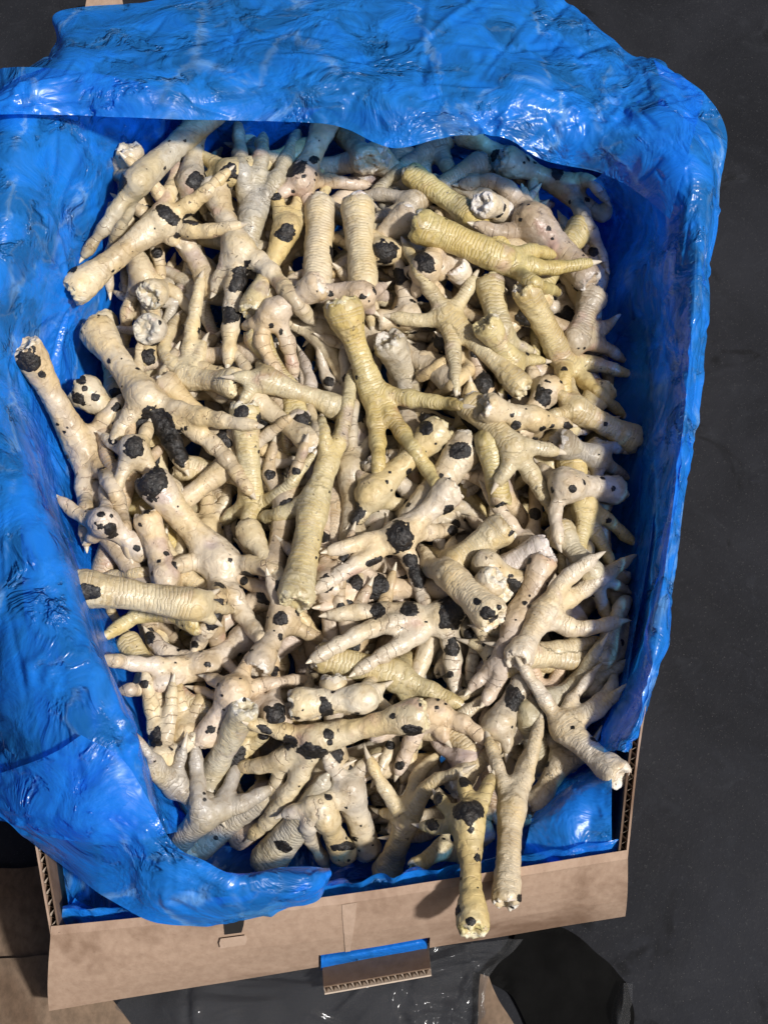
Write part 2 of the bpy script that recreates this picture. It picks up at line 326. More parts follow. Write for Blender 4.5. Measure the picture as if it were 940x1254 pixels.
def film_sheet(name, ctrl, M_, N_, mat, parent=None, amp=1.0, seed=1, fine=1.0, stream=None):
    """ctrl (m, n, 3) as photo pixel + height; bicubic sheet with creases"""
    C = np.array(ctrl, float); P = at_z(C[..., 0], C[..., 1], C[..., 2]); m_, n_ = P.shape[:2]
    t = np.linspace(0, m_-1, M_); s = np.linspace(0, n_-1, N_)
    A = np.stack([catmull(P[:, j], t) for j in range(n_)], 1)
    G = np.stack([catmull(A[i], s) for i in range(M_)], 0)
    du = np.gradient(G, axis=0); dv = np.gradient(G, axis=1); nrm = np.cross(du, dv); nrm /= np.maximum(np.linalg.norm(nrm, axis=-1, keepdims=True), 1e-9)
    h = np.zeros(G.shape[:2]); r = np.random.default_rng(seed)
    warp = np.stack([vnoise(G*9, seed+1), vnoise(G*9, seed+2), vnoise(G*9, seed+3)], -1)*.035
    for lam, a, cnt in ((.17, .0045, 2), (.09, .0020, 2), (.045, .0012, 4)):
        for k in range(cnt):
            d = r.normal(size=3); d[2] *= .6; d /= np.linalg.norm(d)
            ph = (G+warp*(.35*lam/.08)) @ d/lam + r.random(); tri = np.abs((ph % 1.0)*2-1)
            mask = np.clip(.15+1.6*vnoise(G*(.30/lam)+k*3.7, seed+20+k), 0, 1)
            h += a*(tri-.5)*mask
    lu = np.linalg.norm(du, axis=-1); lv = np.linalg.norm(dv, axis=-1); area = (lu*lv).sum(); MI, NI = h.shape
    def window(i, j, R):
        a = int(R/max(lu[i, j]*.75, 4e-4))+2; b = int(R/max(lv[i, j]*.75, 4e-4))+2; return slice(max(0, i-a), i+a+1), slice(max(0, j-b), j+b+1)
    # crumple: windows in which the film is folded along a straight line, flat on either side of it
    for k in range(int(min(420, 2600*area))):
        i, j = r.integers(0, MI), r.integers(0, NI); R = .018+.10*r.random()**2; sl = window(i, j, R); q = G[sl]-G[i, j]; d2 = (q*q).sum(-1)
        d = np.cross(nrm[i, j], r.normal(size=3)); d /= np.linalg.norm(d)+1e-9
        h[sl] += r.choice([-1, 1])*r.uniform(.015, .055)*(np.abs(q @ d)-.3*R)*np.clip(1-d2/(R*R), 0, 1)**1.5
    # sharp straight creases, many of them fanning from a few pinched spots
    hub = [(r.integers(0, MI), r.integers(0, NI)) for k in range(9)]
    for k in range(int(min(520, 3400*area))):
        i, j = hub[r.integers(0, 9)] if r.random() < .4 else (r.integers(0, MI), r.integers(0, NI))
        L = .015+.13*r.random()**1.7; e = np.cross(nrm[i, j], r.normal(size=3)); e /= np.linalg.norm(e)+1e-9; sl = window(i, j, L)
        q = G[sl]-G[i, j]; t = np.clip(q @ e, 0, L); dist = np.linalg.norm(q-t[..., None]*e, axis=-1); w = r.uniform(.0014, .0042)
        h[sl] += r.choice([-1, 1, 1])*w*r.uniform(.35, .8)*np.maximum(0, 1-dist/w/1.5)*np.clip(np.minimum(t, L-t)/(L*.3), 0, 1)**.7
    G = G + nrm*(h*amp)[..., None]
    if stream is not None: G = G + nrm*stream(np.linspace(0, 1, M_)[:, None], np.linspace(0, 1, N_)[None], G)[..., None]
    mb = MB(); mb.grid(G); o = mb.build(name, mat, parent, True); return o, G

def cs(rows): return rows
clear1, _ = film_sheet('clear_film', [[(140, 1262, .005), (150, 1225, .012), (230, 1195, .02)], [(250, 1290, .01), (270, 1235, .03), (330, 1185, .03)],
    [(400, 1300, .012), (410, 1240, .035), (430, 1175, .035)], [(520, 1310, .012), (510, 1235, .03), (530, 1160, .032)], [(575, 1300, .008), (570, 1215, .02), (585, 1155, .03)], [(606, 1290, .006), (596, 1215, .012), (640, 1150, .02)]], 160, 110, CLEAR, None, 2.4, 41)
tag(clear1, 'crumpled clear plastic film lying below the carton front', 'plastic film')
clear2, _ = film_sheet('film_scrap', [[(745, 1290, .002), (755, 1275, .006), (770, 1270, .003)], [(748, 1240, .004), (762, 1235, .016), (776, 1232, .004)], [(756, 1205, .003), (764, 1203, .012), (776, 1205, .004)]], 30, 24, CLEAR, None, 1.0, 43)
tag(clear2, 'small scrap of clear film on the floor right of the black sheet', 'plastic film')

# ------------------------------------------------------------------ carton
carton = link('carton', None, None, at_z(415., 1100., 0.0)); C0 = np.array(carton.location)
tag(carton, 'brown corrugated cardboard tray holding the blue bag of chicken feet', 'carton')
def rel(mbx):
    mbx.v = [tuple(np.array(q)-C0) for q in mbx.v]; return mbx
def spl(pix, z, n):
    P = np.array([at_z(u, v, z) for u, v in pix]); return catmull(P, np.linspace(0, len(P)-1, n))
left_rim = spl([(62, 1145), (44, 1040), (12, 850), (0, 600), (30, 350), (80, 100)], RIM, 40)
right_rim = spl([(768, 1052), (785, 900), (816, 720), (831, 600), (846, 450), (852, 340), (848, 230), (800, 100)], RIM, 40)
FLb = at_z(60., 1238., .045); FRb = at_z(765., 1122., .045)
left_bot = left_rim.copy(); left_bot[:, 2] = .004; right_bot = right_rim.copy(); right_bot[:, 2] = .004
w_ = np.linspace(0, 1, 40)[:, None]
cl = left_bot[0]*(1-w_)+left_bot[-1]*w_; left_bot = .55*left_bot+.45*cl
cr_ = right_bot[0]*(1-w_)+right_bot[-1]*w_; right_bot = .55*right_bot+.45*cr_
def sheet_wall(name, top, bot, off, thick, mat, parent, rows=8):
    """vertical sheet between two curves, pushed by off (list of inward vectors) and given thickness"""
    t = np.linspace(0, 1, rows)[:, None, None]; G = top[None]*(1-t)+bot[None]*t
    inn = off/np.linalg.norm(off, axis=1, keepdims=True)
    A = G; B = G+inn[None]*thick; m = MB(); m.grid(A); m.grid(B, True)
    m.grid(np.stack([A[0], B[0]]), True); m.grid(np.stack([A[-1], B[-1]])); m.grid(np.stack([A[:, 0], B[:, 0]])); m.grid(np.stack([A[:, -1], B[:, -1]]), True)
    return rel(m).build(name, mat, parent)
def inward(curve, sign):
    t = np.gradient(curve, axis=0); n = np.stack([-t[:, 1], t[:, 0], 0*t[:, 0]], 1)*sign; return n/np.linalg.norm(n, axis=1, keepdims=True)
def flute(name, top, off0, off1, inn, depth, parent, pitch=.0075):
    """wavy paper between the two liners, seen on the cut edge"""
    seg = np.linalg.norm(np.diff(top, axis=0), axis=1); L = np.concatenate([[0], np.cumsum(seg)]); n = int(L[-1]/pitch*8)
    q = np.linspace(0, L[-1], n); P = np.stack([np.interp(q, L, top[:, k]) for k in range(3)], 1); I = np.stack([np.interp(q, L, inn[:, k]) for k in range(3)], 1)
    o = (off0+off1)/2+(off1-off0)/2*np.sin(q/pitch*2*math.pi); a = P+I*o[:, None]; b = a.copy(); b[:, 2] -= depth; a[:, 2] -= .0008
    m = MB(); m.grid(np.stack([a, b])); return rel(m).build(name, CARDPALE, parent)
for nm, rimc, bot, sg in (('side_panel', left_rim, left_bot, -1), ('side_panel', right_rim, right_bot, 1)):
    inn = inward(rimc, sg)
    p = sheet_wall(nm, rimc, bot, inn, .0014, CARD, carton)
    sheet_wall('inner_liner', rimc+inn*.0055, bot+inn*.0055, inn, .0014, CARDIN_SHADED, p)
    flute('flute', rimc, .0016, .0053, inn, .02, p)
back_top = np.stack([left_rim[-1]*(1-t)+right_rim[-1]*t for t in np.linspace(0, 1, 12)]); back_bot = back_top.copy(); back_bot[:, 2] = .004
sheet_wall('back_panel', back_top, back_bot, inward(back_top, -1), .006, CARD, carton)
# base
m = MB(); b4 = [left_bot[0], right_bot[0], right_bot[-1], left_bot[-1]]
m.hexa([(q[0], q[1], .0045) for q in b4]+[(q[0], q[1], .009) for q in b4]); rel(m).build('base_panel', CARDIN_SHADED, carton)
# front panel: leans out to a belly, then drops; handle hole with a folded-out flap
HA0, HA1 = .462, .655
aa = sorted(set(list(np.round(np.linspace(0, 1, 41), 4))+[HA0, HA1])); FLr, FRr = left_rim[0], right_rim[0]
def front_pt(a, b, off=0.0):                  # b 0 rim .. 1 belly .. 1.6 foot
    top = FLr*(1-a)+FRr*a; bel = FLb*(1-a)+FRb*a; lo = bel.copy(); lo[2] = .004; lo[1] += .012
    mid = bel+np.array([0, .003, -.018])
    top = top+np.array([0, -.004*math.sin(math.pi*a), -.0025*math.sin(math.pi*a)])
    if b <= 1: p = top*(1-b)+bel*b; p = p+np.array([0, -.004*math.sin(math.pi*b), .003*math.sin(math.pi*b)])
    else: t = (b-1)/.6; p = bel*(1-t)+lo*t
    p = p+np.array([0, .0016, .0022])*float(vnoise(np.array([a*9, b*3, .3]), 4))*(1 if 0 < b < 1 else .3)
    return p+np.array([0, 1, .25])*off/1.03
bb = [0, .04, .15, .3, .45, .6, .75, .9, 1.0, 1.12, 1.25, 1.4, 1.6]; HB0, HB1 = .75, 1.25
def front_mesh(off, mbx, flip):
    G = np.array([[front_pt(a, b, off) for a in aa] for b in bb]); n = len(aa); base = len(mbx.v)
    mbx.v += [tuple(q) for q in G.reshape(-1, 3)]
    for i in range(len(bb)-1):
        for j in range(n-1):
            if bb[i] >= HB0-1e-6 and bb[i+1] <= HB1+1e-6 and aa[j] >= HA0-1e-6 and aa[j+1] <= HA1+1e-6: continue
            q = (base+i*n+j, base+i*n+j+1, base+(i+1)*n+j+1, base+(i+1)*n+j); mbx.f.append(q if not flip else q[::-1])
    return G
m = MB(); Ga = front_mesh(0, m, True); Gb = front_mesh(.006, m, False); m.grid(np.stack([Ga[0], Gb[0]]))
for A, B in ((Ga[:, 0], Gb[:, 0]), (Ga[:, -1], Gb[:, -1])): m.grid(np.stack([A, B]))
j0, j1 = aa.index(HA0), aa.index(HA1); i0, i1 = bb.index(HB0), bb.index(HB1)
for A, B in ((Ga[i0, j0:j1+1], Gb[i0, j0:j1+1]), (Ga[i1, j0:j1+1], Gb[i1, j0:j1+1]), (Ga[i0:i1+1, j0], Gb[i0:i1+1, j0]), (Ga[i0:i1+1, j1], Gb[i0:i1+1, j1])): m.grid(np.stack([A, B]))
front = rel(m).build('front_panel', CARD, carton)
# folded-out handle flap with its corrugated edge
L0, L1 = front_pt(HA0+.003, 1.25, .007), front_pt(HA1-.003, 1.25, .007); O0, O1 = at_z(396., 1208., .058), at_z(527., 1185., .058)
dn = np.cross(L1-L0, O0-L0); dn = dn/np.linalg.norm(dn); dn = dn if dn[2] < 0 else -dn; th = .0075
def slab(a0, a1, b0, b1, top, thick):
    m = MB(); P = [a0+dn*(top+thick), a1+dn*(top+thick), b1+dn*(top+thick), b0+dn*(top+thick), a0+dn*top, a1+dn*top, b1+dn*top, b0+dn*top]; m.hexa(P); return rel(m)
fl = slab(O0, O1, L0, L1, 0, .0012).build('handle_flap', CARDIN_SHADED, carton)
slab(O0, O1, L0, L1, th-.0012, .0012).build('flap_liner', CARDPALE, fl)
q = np.linspace(0, 1, 150); P = O0[None]*(1-q[:, None])+O1[None]*q[:, None]; inw = (L0-O0)/np.linalg.norm(L0-O0)
P = P+dn[None]*(.0012+(th-.0024)/2+(th-.0026)/2*np.sin(q*2*math.pi*15))[:, None]; m = MB(); m.grid(np.stack([P+inw*.0004, P+inw*.012])); rel(m).build('flute', CARDPALE, fl)
# pale torn strip above the handle, staple slot near the bag edge
def on_front(pts, off, name, mat, thick=.0008):
    A = np.array([[front_pt(a, b, -off) for a in row_a] for row_a, b in pts]); m = MB(); m.grid(A, True); return rel(m).build(name, mat, front)
on_front([([.500, .526], .0), ([.502, .524], .18), ([.505, .521], .4), ([.507, .518], .6), ([.508, .517], .74)], .0008, 'torn_strip', CARDSTRIP)
on_front([([.296, .332], .01), ([.297, .331], .10), ([.299, .328], .2)], .0008, 'staple_slot', STRAP)
on_front([([.292, .336], .2), ([.290, .338], .26), ([.293, .335], .33)], .003, 'slot_lip', CARDSTRIP)

# ------------------------------------------------------------------ blue bag
bag = link('plastic_bag', None, None, at_z(415., 620., 0.012)); BG = bag.location.copy()
tag(bag, 'crumpled blue polythene bag lining the carton and folded over its rim', 'bag')
def bagfilm(name, ctrl, M_, N_, **kw):
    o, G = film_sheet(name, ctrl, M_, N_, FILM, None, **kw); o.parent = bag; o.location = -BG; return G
left_ctrl = [
 [(-150, 60, .03), (-70, 95, .12), (20, 80, .20), (120, 90, .18), (205, 110, .12), (250, 120, .05)],
 [(-150, 200, .03), (-75, 190, .12), (0, 180, .20), (90, 175, .17), (165, 190, .115), (215, 205, .04)],
 [(-150, 290, .03), (-75, 290, .12), (-10, 280, .195), (60, 270, .165), (120, 290, .10), (175, 300, .035)],
 [(-150, 380, .03), (-75, 380, .12), (-25, 380, .19), (30, 375, .16), (80, 385, .10), (135, 395, .03)],
 [(-150, 490, .03), (-75, 490, .12), (-40, 490, .18), (5, 480, .165), (58, 480, .09), (115, 490, .03)],
 [(-150, 600, .03), (-75, 600, .12), (-25, 600, .19), (36, 580, .185), (66, 585, .09), (120, 600, .03)],
 [(-150, 700, .03), (-75, 700, .12), (0, 715, .195), (78, 690, .19), (98, 690, .09), (150, 700, .03)],
 [(-150, 820, .03), (-60, 830, .12), (25, 835, .195), (127, 825, .19), (142, 828, .10), (190, 830, .03)],
 [(-140, 910, .03), (-50, 925, .12), (50, 925, .19), (158, 915, .185), (172, 918, .10), (215, 920, .03)],
 [(-90, 960, .06), (-30, 985, .12), (80, 985, .185), (184, 990, .18), (198, 985, .10), (235, 980, .03)],
 [(-60, 985, .10), (0, 1004, .14), (90, 1030, .18), (190, 1025, .175), (208, 1020, .10), (250, 1010, .03)]]
GL = bagfilm('side_wall', left_ctrl, 400, 200, amp=.85, seed=51)
right_ctrl = [
 [(800, 72, .06), (808, 100, .15), (800, 140, .19), (770, 180, .17), (735, 215, .11), (700, 235, .03)],
 [(856, 110, .06), (850, 140, .15), (835, 175, .195), (805, 205, .18), (765, 240, .10), (720, 255, .03)],
 [(888, 160, .06), (876, 185, .15), (855, 220, .19), (825, 260, .17), (780, 280, .09), (725, 285, .03)],
 [(880, 260, .06), (872, 275, .15), (855, 300, .18), (815, 330, .15), (770, 335, .08), (720, 335, .03)],
 [(868, 350, .06), (862, 365, .15), (846, 390, .175), (815, 400, .13), (772, 400, .07), (720, 400, .03)],
 [(860, 430, .06), (854, 450, .15), (838, 470, .17), (812, 470, .12), (775, 470, .07), (720, 470, .03)],
 [(848, 590, .06), (842, 590, .145), (824, 600, .168), (803, 600, .12), (775, 600, .07), (720, 600, .03)],
 [(828, 720, .06), (822, 720, .14), (807, 720, .165), (790, 720, .12), (765, 715, .07), (715, 715, .03)],
 [(806, 820, .06), (803, 820, .14), (794, 820, .162), (776, 812, .12), (750, 805, .07), (700, 805, .03)],
 [(786, 885, .08), (785, 885, .14), (778, 885, .158), (757, 876, .12), (730, 870, .07), (690, 880, .03)],
 [(768, 918, .11), (766, 920, .14), (758, 920, .152), (735, 925, .12), (705, 930, .07), (680, 940, .03)]]
right_ctrl = [[(u, v, (.148, .158)[j] if j < 2 else z) for j, (u, v, z) in enumerate(row)] for row in right_ctrl[:9]]+right_ctrl[9:]
GR = bagfilm('side_wall', right_ctrl, 400, 150, amp=.85, seed=57)
fr_ctrl = [[(610, 1080, .04), (636, 1056, .095), (650, 1010, .112), (660, 985, .06)], [(690, 1078, .07), (694, 1058, .118), (696, 985, .126), (690, 950, .07)],
           [(722, 1064, .08), (722, 1050, .118), (728, 965, .128), (725, 930, .07)], [(748, 1050, .09), (748, 1040, .122), (750, 960, .138), (752, 920, .08)]]
bagfilm('handle_bulge', [[(392, 1160, .046), (393, 1176, .050), (393, 1188, .040)], [(430, 1154, .047), (432, 1170, .052), (432, 1181, .040)], [(480, 1146, .047), (480, 1161, .052), (480, 1173, .040)], [(524, 1138, .046), (523, 1153, .050), (523, 1165, .040)]], 60, 26, amp=.35, seed=91)
GF = bagfilm('corner_fold', fr_ctrl, 110, 110, amp=.7, seed=61)
# liner inside the carton: floor and four walls, a little inside the board
def inset(c, sg, d): return c+inward(c, sg)*d
li, ri = inset(left_rim, -1, .014), inset(right_rim, 1, .014); lb, rb = inset(left_bot, -1, .02), inset(right_bot, 1, .02)
li[:, 2] = .118; ri[:, 2] = .118; lb[:, 2] = .014; rb[:, 2] = .014
rowsG = []
for k in range(40):
    fr = np.array([0, .022*max(0, 1-k/2.0), 0]) - np.array([0, .022*max(0, 1-(39-k)/2.0), 0])
    L, Lb, Rb, R = li[k]+fr, lb[k]+fr, rb[k]+fr, ri[k]+fr
    seg = [L*(1-t)+Lb*t for t in np.linspace(0, 1, 12)]+[Lb*(1-t)+Rb*t for t in np.linspace(.04, .96, 36)]+[Rb*(1-t)+R*t for t in np.linspace(0, 1, 12)]
    rowsG.append(seg)
G = np.array(rowsG); G = G+.004*np.stack([fbm(G*22, 71), fbm(G*22, 72), fbm(G*22, 73)], -1)
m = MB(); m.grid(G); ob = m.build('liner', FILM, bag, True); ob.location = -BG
A = np.array([[pa_*(1-s)+pb_*s+np.array([0, -.014-.012*t, -.006-t*.098]) for s in np.linspace(0, 1, 70)] for t in np.linspace(0, 1, 20) for pa_, pb_ in ((li[-1], ri[-1]),)])
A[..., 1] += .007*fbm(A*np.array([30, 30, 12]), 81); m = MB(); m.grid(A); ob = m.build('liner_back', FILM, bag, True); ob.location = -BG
A = np.array([[front_pt(s, b, .012) for s in np.linspace(.018, .985, 170)] for b in np.linspace(.03, 1.5, 46)])
bw = np.linspace(.03, 1.5, 46)[:, None]; A[..., 1] += np.clip(.010*fbm(A*np.array([34, 20, 14]), 81)+.010*np.abs(vnoise(A*np.array([48, 10, 10]), 83))+.004*np.abs(vnoise(A*95, 84)), -.002, .05)*np.clip(bw*2.5, .35, 1)*np.where((bw > .65) & (bw < 1.1), .35, 1.0)
A[..., 1] += np.clip(1-bw/.7, 0, 1)*np.clip(bw*8, 0, 1)*np.clip(.016*np.abs(vnoise(A*np.array([38, 12, 6]), 85))+.008*np.abs(vnoise(A*np.array([80, 20, 20]), 86)), 0, .03); A[0, :, 2] += .006*fbm(A[0]*25, 88); A[-3:, :, 1] += np.array([.01, .025, .05])[:, None]; LINER_FRONT = A
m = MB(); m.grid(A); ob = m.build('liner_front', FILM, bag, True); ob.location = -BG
# ------------------------------------------------------------------ chicken feet: placement map and surface builder
GS = 3; OX = 120                             # depth map cell (photo px) and margin
NX, NY = int((PW+2*OX)/GS), int((PH+2*OX)/GS)
gx = (np.arange(NX)+.5)*GS-OX; gy = (np.arange(NY)+.5)*GS-OX; GXX, GYY = np.meshgrid(gx, gy)
ell = ((GXX-440)/400)**2+((GYY-610)/560)**2
DM = depth_z(GXX, GYY, .043-.026*np.clip(ell, 0, 2)+.040*np.clip((480-GYY)/300, 0, 1))
def raster_pts(P, thick=.002):
    u, v, d = project(P.reshape(-1, 3)); x = ((u+OX)/GS).astype(int); y = ((v+OX)/GS).astype(int)
    ok = (x >= 0) & (y >= 0) & (x < NX) & (y < NY); np.minimum.at(DM, (y[ok], x[ok]), d[ok]-thick)
for G_ in (GL, GR, GF, LINER_FRONT):
    raster_pts(G_)
fr_ = np.array([[front_pt(a, b) for a in np.linspace(0, 1, 400)] for b in np.linspace(0, 1, 60)]); raster_pts(fr_)
def dm_req(u, v, rp, q=.3):
    x0, x1 = int((u-rp+OX)/GS), int((u+rp+OX)/GS)+1; y0, y1 = int((v-rp+OX)/GS), int((v+rp+OX)/GS)+1
    b = DM[max(0, y0):max(1, y1), max(0, x0):max(1, x1)]
    return float(np.quantile(b, q)) if b.size else float(depth_z(u, v, .06))
def dm_add(u, v, d, rp):
    for k in range(len(u)):
        r = rp[k]; x0, x1 = max(0, int((u[k]-r+OX)/GS)), min(NX, int((u[k]+r+OX)/GS)+2); y0, y1 = max(0, int((v[k]-r+OX)/GS)), min(NY, int((v[k]+r+OX)/GS)+2)
        if x1 <= x0 or y1 <= y0: continue
        q = (GXX[y0:y1, x0:x1]-u[k])**2+(GYY[y0:y1, x0:x1]-v[k])**2; m = q < r*r
        dd = d[k]-np.sqrt(np.maximum(r*r-q, 0))*d[k]/FP; s = DM[y0:y1, x0:x1]; s[m] = np.minimum(s[m], dd[m])

def smin(a, b, k):
    h = np.maximum(k-np.abs(a-b), 0)/k; return np.minimum(a, b)-h*h*k*.25
_OFF = [(0,0,0),(1,0,0),(0,1,0),(1,1,0),(0,0,1),(1,0,1),(0,1,1),(1,1,1)]
_EDG = [(0,1),(2,3),(4,5),(6,7),(0,2),(1,3),(4,6),(5,7),(0,4),(1,5),(2,6),(3,7)]
def surfnet(d, org, h):
    ins = d < 0; nx, ny, nz = (k-1 for k in d.shape)
    cnt = sum(ins[a:a+nx, b:b+ny, c:c+nz].astype(np.int8) for a, b, c in _OFF); mix_ = (cnt > 0) & (cnt < 8)
    cells = np.argwhere(mix_); idx = np.full(mix_.shape, -1, np.int32); idx[mix_] = np.arange(len(cells))
    cv = np.stack([d[cells[:, 0]+a, cells[:, 1]+b, cells[:, 2]+c] for a, b, c in _OFF], 1); off = np.array(_OFF, float)
    acc = np.zeros((len(cells), 3)); n = np.zeros(len(cells))
    for a, b in _EDG:
        m = (cv[:, a] < 0) != (cv[:, b] < 0); t = cv[m, a]/(cv[m, a]-cv[m, b]); acc[m] += off[a]+(off[b]-off[a])*t[:, None]; n[m] += 1
    V = org+(cells+acc/n[:, None])*h; F = []
    s = np.s_[1:-1]
    for ax in range(3):
        A = np.moveaxis(ins, ax, 0); I = np.moveaxis(idx, ax, 0)
        e = A[:-1, 1:-1, 1:-1] != A[1:, 1:-1, 1:-1]; w = np.argwhere(e); st = A[:-1, 1:-1, 1:-1][e]
        i, j, k = w[:, 0], w[:, 1], w[:, 2]
        q = np.stack([I[i, j, k], I[i, j+1, k], I[i, j+1, k+1], I[i, j, k+1]], 1)
        if ax == 1: st = ~st
        q[~st] = q[~st][:, ::-1]; F.append(q)
    return V, np.vstack(F)

TINT = {'y': (.57, .475, .225), 'c': (.60, .505, .32), 'p': (.62, .54, .41), 'g': (.44, .405, .335), 'k': (.58, .47, .37), 'b': (.40, .33, .245), 'w': (.68, .62, .515)}
def build_foot(name, label, group, chains, dorsal, plantar_pad, tint, vox, scabs, seed, toe_tips, cut):
    """chains: list of (points, radii, s, toe flag); one skin surface grown round all of them"""
    allp = np.vstack([c[0] for c in chains]); rmax = max(c[1].max() for c in chains)
    lo = allp.min(0)-rmax-3*vox; hi = allp.max(0)+rmax+3*vox; dim = np.ceil((hi-lo)/vox).astype(int)+1
    tot = np.full(dim, .03, np.float32)
    ax = [lo[k]+np.arange(dim[k])*vox for k in range(3)]
    for ci, (P, R, S, tf) in enumerate(chains):
        f = np.full(dim, .03, np.float32)
        for a in range(len(P)-1):
            p, q, ra, rb = P[a], P[a+1], R[a], R[a+1]; mg = max(ra, rb)+.009
            sl = []; 
            for k in range(3):
                i0_ = max(0, int((min(p[k], q[k])-mg-lo[k])/vox)); i1_ = min(dim[k], int((max(p[k], q[k])+mg-lo[k])/vox)+2); sl.append(slice(i0_, i1_))
            X = ax[0][sl[0]][:, None, None]-p[0]; Y = ax[1][sl[1]][None, :, None]-p[1]; Z = ax[2][sl[2]][None, None, :]-p[2]
            e = q-p; ee = float(e @ e)+1e-12; t = np.clip((X*e[0]+Y*e[1]+Z*e[2])/ee, 0, 1)
            dd = np.sqrt((X-t*e[0])**2+(Y-t*e[1])**2+(Z-t*e[2])**2)-(ra+(rb-ra)*t)
            sub = f[tuple(sl)]; f[tuple(sl)] = smin(sub, dd.astype(np.float32), .0015)
        tot = smin(tot, f, .005) if ci else f
    E, out, rE = cut
    pl = (ax[0][:, None, None]-E[0])*out[0]+(ax[1][None, :, None]-E[1])*out[1]+(ax[2][None, None, :]-E[2])*out[2]-rE*.62
    tot = -smin(-tot, -pl.astype(np.float32), .0035)
    V, F = surfnet(tot, lo, vox)
    # attributes from the nearest limb
    best = np.full(len(V), 1e9); s_ = np.zeros(len(V)); tf_ = np.zeros(len(V))
    for (P, R, S, tf) in chains:
        for a in range(len(P)-1):
            e = P[a+1]-P[a]; t = np.clip(((V-P[a]) @ e)/(float(e @ e)+1e-12), 0, 1); dd = np.linalg.norm(V-P[a]-t[:, None]*e, axis=1)-(R[a]+(R[a+1]-R[a])*t)
            m = dd < best; best[m] = dd[m]; s_[m] = (S[a]+(S[a+1]-S[a])*t)[m]; tf_[m] = (tf*min(1, (a+.5)/(len(P)*.35)))
    N = vnormals(V, F)
    for it in range(2):                      # relax the voxel steps
        acc = np.zeros_like(V); c = np.zeros(len(V))
        for k in range(4):
            a, b = F[:, k], F[:, (k+1) % 4]; np.add.at(acc, a, V[b]); np.add.at(acc, b, V[a]); np.add.at(c, a, 1); np.add.at(c, b, 1)
        V = .45*V+.55*acc/np.maximum(c, 1)[:, None]
    sh = np.array([seed*1.37, seed*.73, seed*2.1])
    V = V+N*(.0007*vnoise(V*62+sh, seed+3)+.0006*fbm(V*130+sh, seed, 2)+.0004*vnoise(V*300+sh, seed+9))[:, None]
    q_ = V-E; xe = q_ @ out; rad_ = np.linalg.norm(q_-xe[:, None]*out, axis=1)/rE; me_ = np.clip((xe/rE-.35)*6, 0, 1)   # hollow, torn cut end
    V = V-out*(me_*(.0042*np.clip(1-(rad_/.62)**2, 0, 1)+.0022*vnoise(V*230+sh, seed+12)+.0012*vnoise(V*480+sh, seed+13)))[:, None]
    N = vnormals(V, F); dors = N @ dorsal
    base = chains[0][0][-1]; specks = (7 if plantar_pad == 'p' else 2) if vox < .0019 else 0
    root = link(name, None, None, base); tag(root, label, 'chicken foot', group)
    me = mesh_np('skin', V-base, F, SKIN); attr(me, 's', s_); attr(me, 'dors', dors); attr(me, 'lat', N @ np.cross(dorsal, cut[1])); attr(me, 'toe', tf_)
    rr = random.Random(seed); col = np.array(TINT[tint])*np.array([rr.uniform(.80, 1.02)]*3)*np.array([1, rr.uniform(.97, 1.02), rr.uniform(.88, 1.08)])
    gw = rr.random()**2*.42; col = col*(1-gw)+np.array([.58, .53, .445])*gw*rr.uniform(.70, 1.02)
    sk = link('skin', me, root); sk.color = (*col, 1)
    def patch(pname, sel_rho, mat, thick, rough, colour=None):
        fm = (sel_rho[F] < 1.25).any(1)
        if fm.sum() < 2: return
        f = F[fm]; u, inv = np.unique(f, return_inverse=True); f = inv.reshape(-1, 4); v = V[u]; n = N[u]; r = sel_rho[u]
        for it in range(1 if vox < .0019 else 2):   # subdivide once or twice
            nv = len(v); e = np.concatenate([f[:, [0, 1]], f[:, [1, 2]], f[:, [2, 3]], f[:, [3, 0]]]); es = np.sort(e, 1)
            ue, ei = np.unique(es, axis=0, return_inverse=True); ei = ei.reshape(4, -1); mid = lambda z: (z[ue[:, 0]]+z[ue[:, 1]])/2; fc = lambda z: z[f].mean(1)
            v2 = np.concatenate([v, mid(v), fc(v)]); n2 = np.concatenate([n, mid(n), fc(n)]); r2 = np.concatenate([r, mid(r), fc(r)])
            E0, E1, E2, E3 = (nv+ei[k] for k in range(4)); Fc = nv+len(ue)+np.arange(len(f))
            f = np.concatenate([np.stack(q, 1) for q in ((f[:, 0], E0, Fc, E3), (E0, f[:, 1], E1, Fc), (Fc, E1, f[:, 2], E2), (E3, Fc, E2, f[:, 3]))]); v, n, r = v2, n2, r2
        r = r+.10*vnoise(v*520+sh, seed+31); keep = (r[f] < 1.0).sum(1) >= 3
        if keep.sum() < 2: return
        f = f[keep]; u, inv = np.unique(f, return_inverse=True); f = inv.reshape(-1, 4); v, n, r = v[u], n[u], r[u]
        ft = np.clip((1-r)*4, 0, 1)**.6; h = .00015+thick*ft*(1+rough*vnoise(v*520+sh, seed+5)+.6*rough*vnoise(v*1100+sh, seed+6))
        me2 = mesh_np(pname, v+n*h[:, None]-base, f, mat); o = link(pname, me2, root)
        if pname == 'dirt_specks': o['kind'] = 'stuff'
        if colour is not None: o.color = (*colour, 1)
    # cut joint
    x = (V-E) @ out/rE; rho = np.where(x > .05, 1.42-x*1.0, 2.0)+.22*vnoise(V*190+sh, seed+2)
    patch('cut_joint', rho, JOINT, .0003, .6, tuple(np.clip(col*1.08, 0, .8)))
    u_, v_, d_ = project(V); vd = CAM-V; vd /= np.linalg.norm(vd, axis=1, keepdims=True); fac = (N*vd).sum(1)
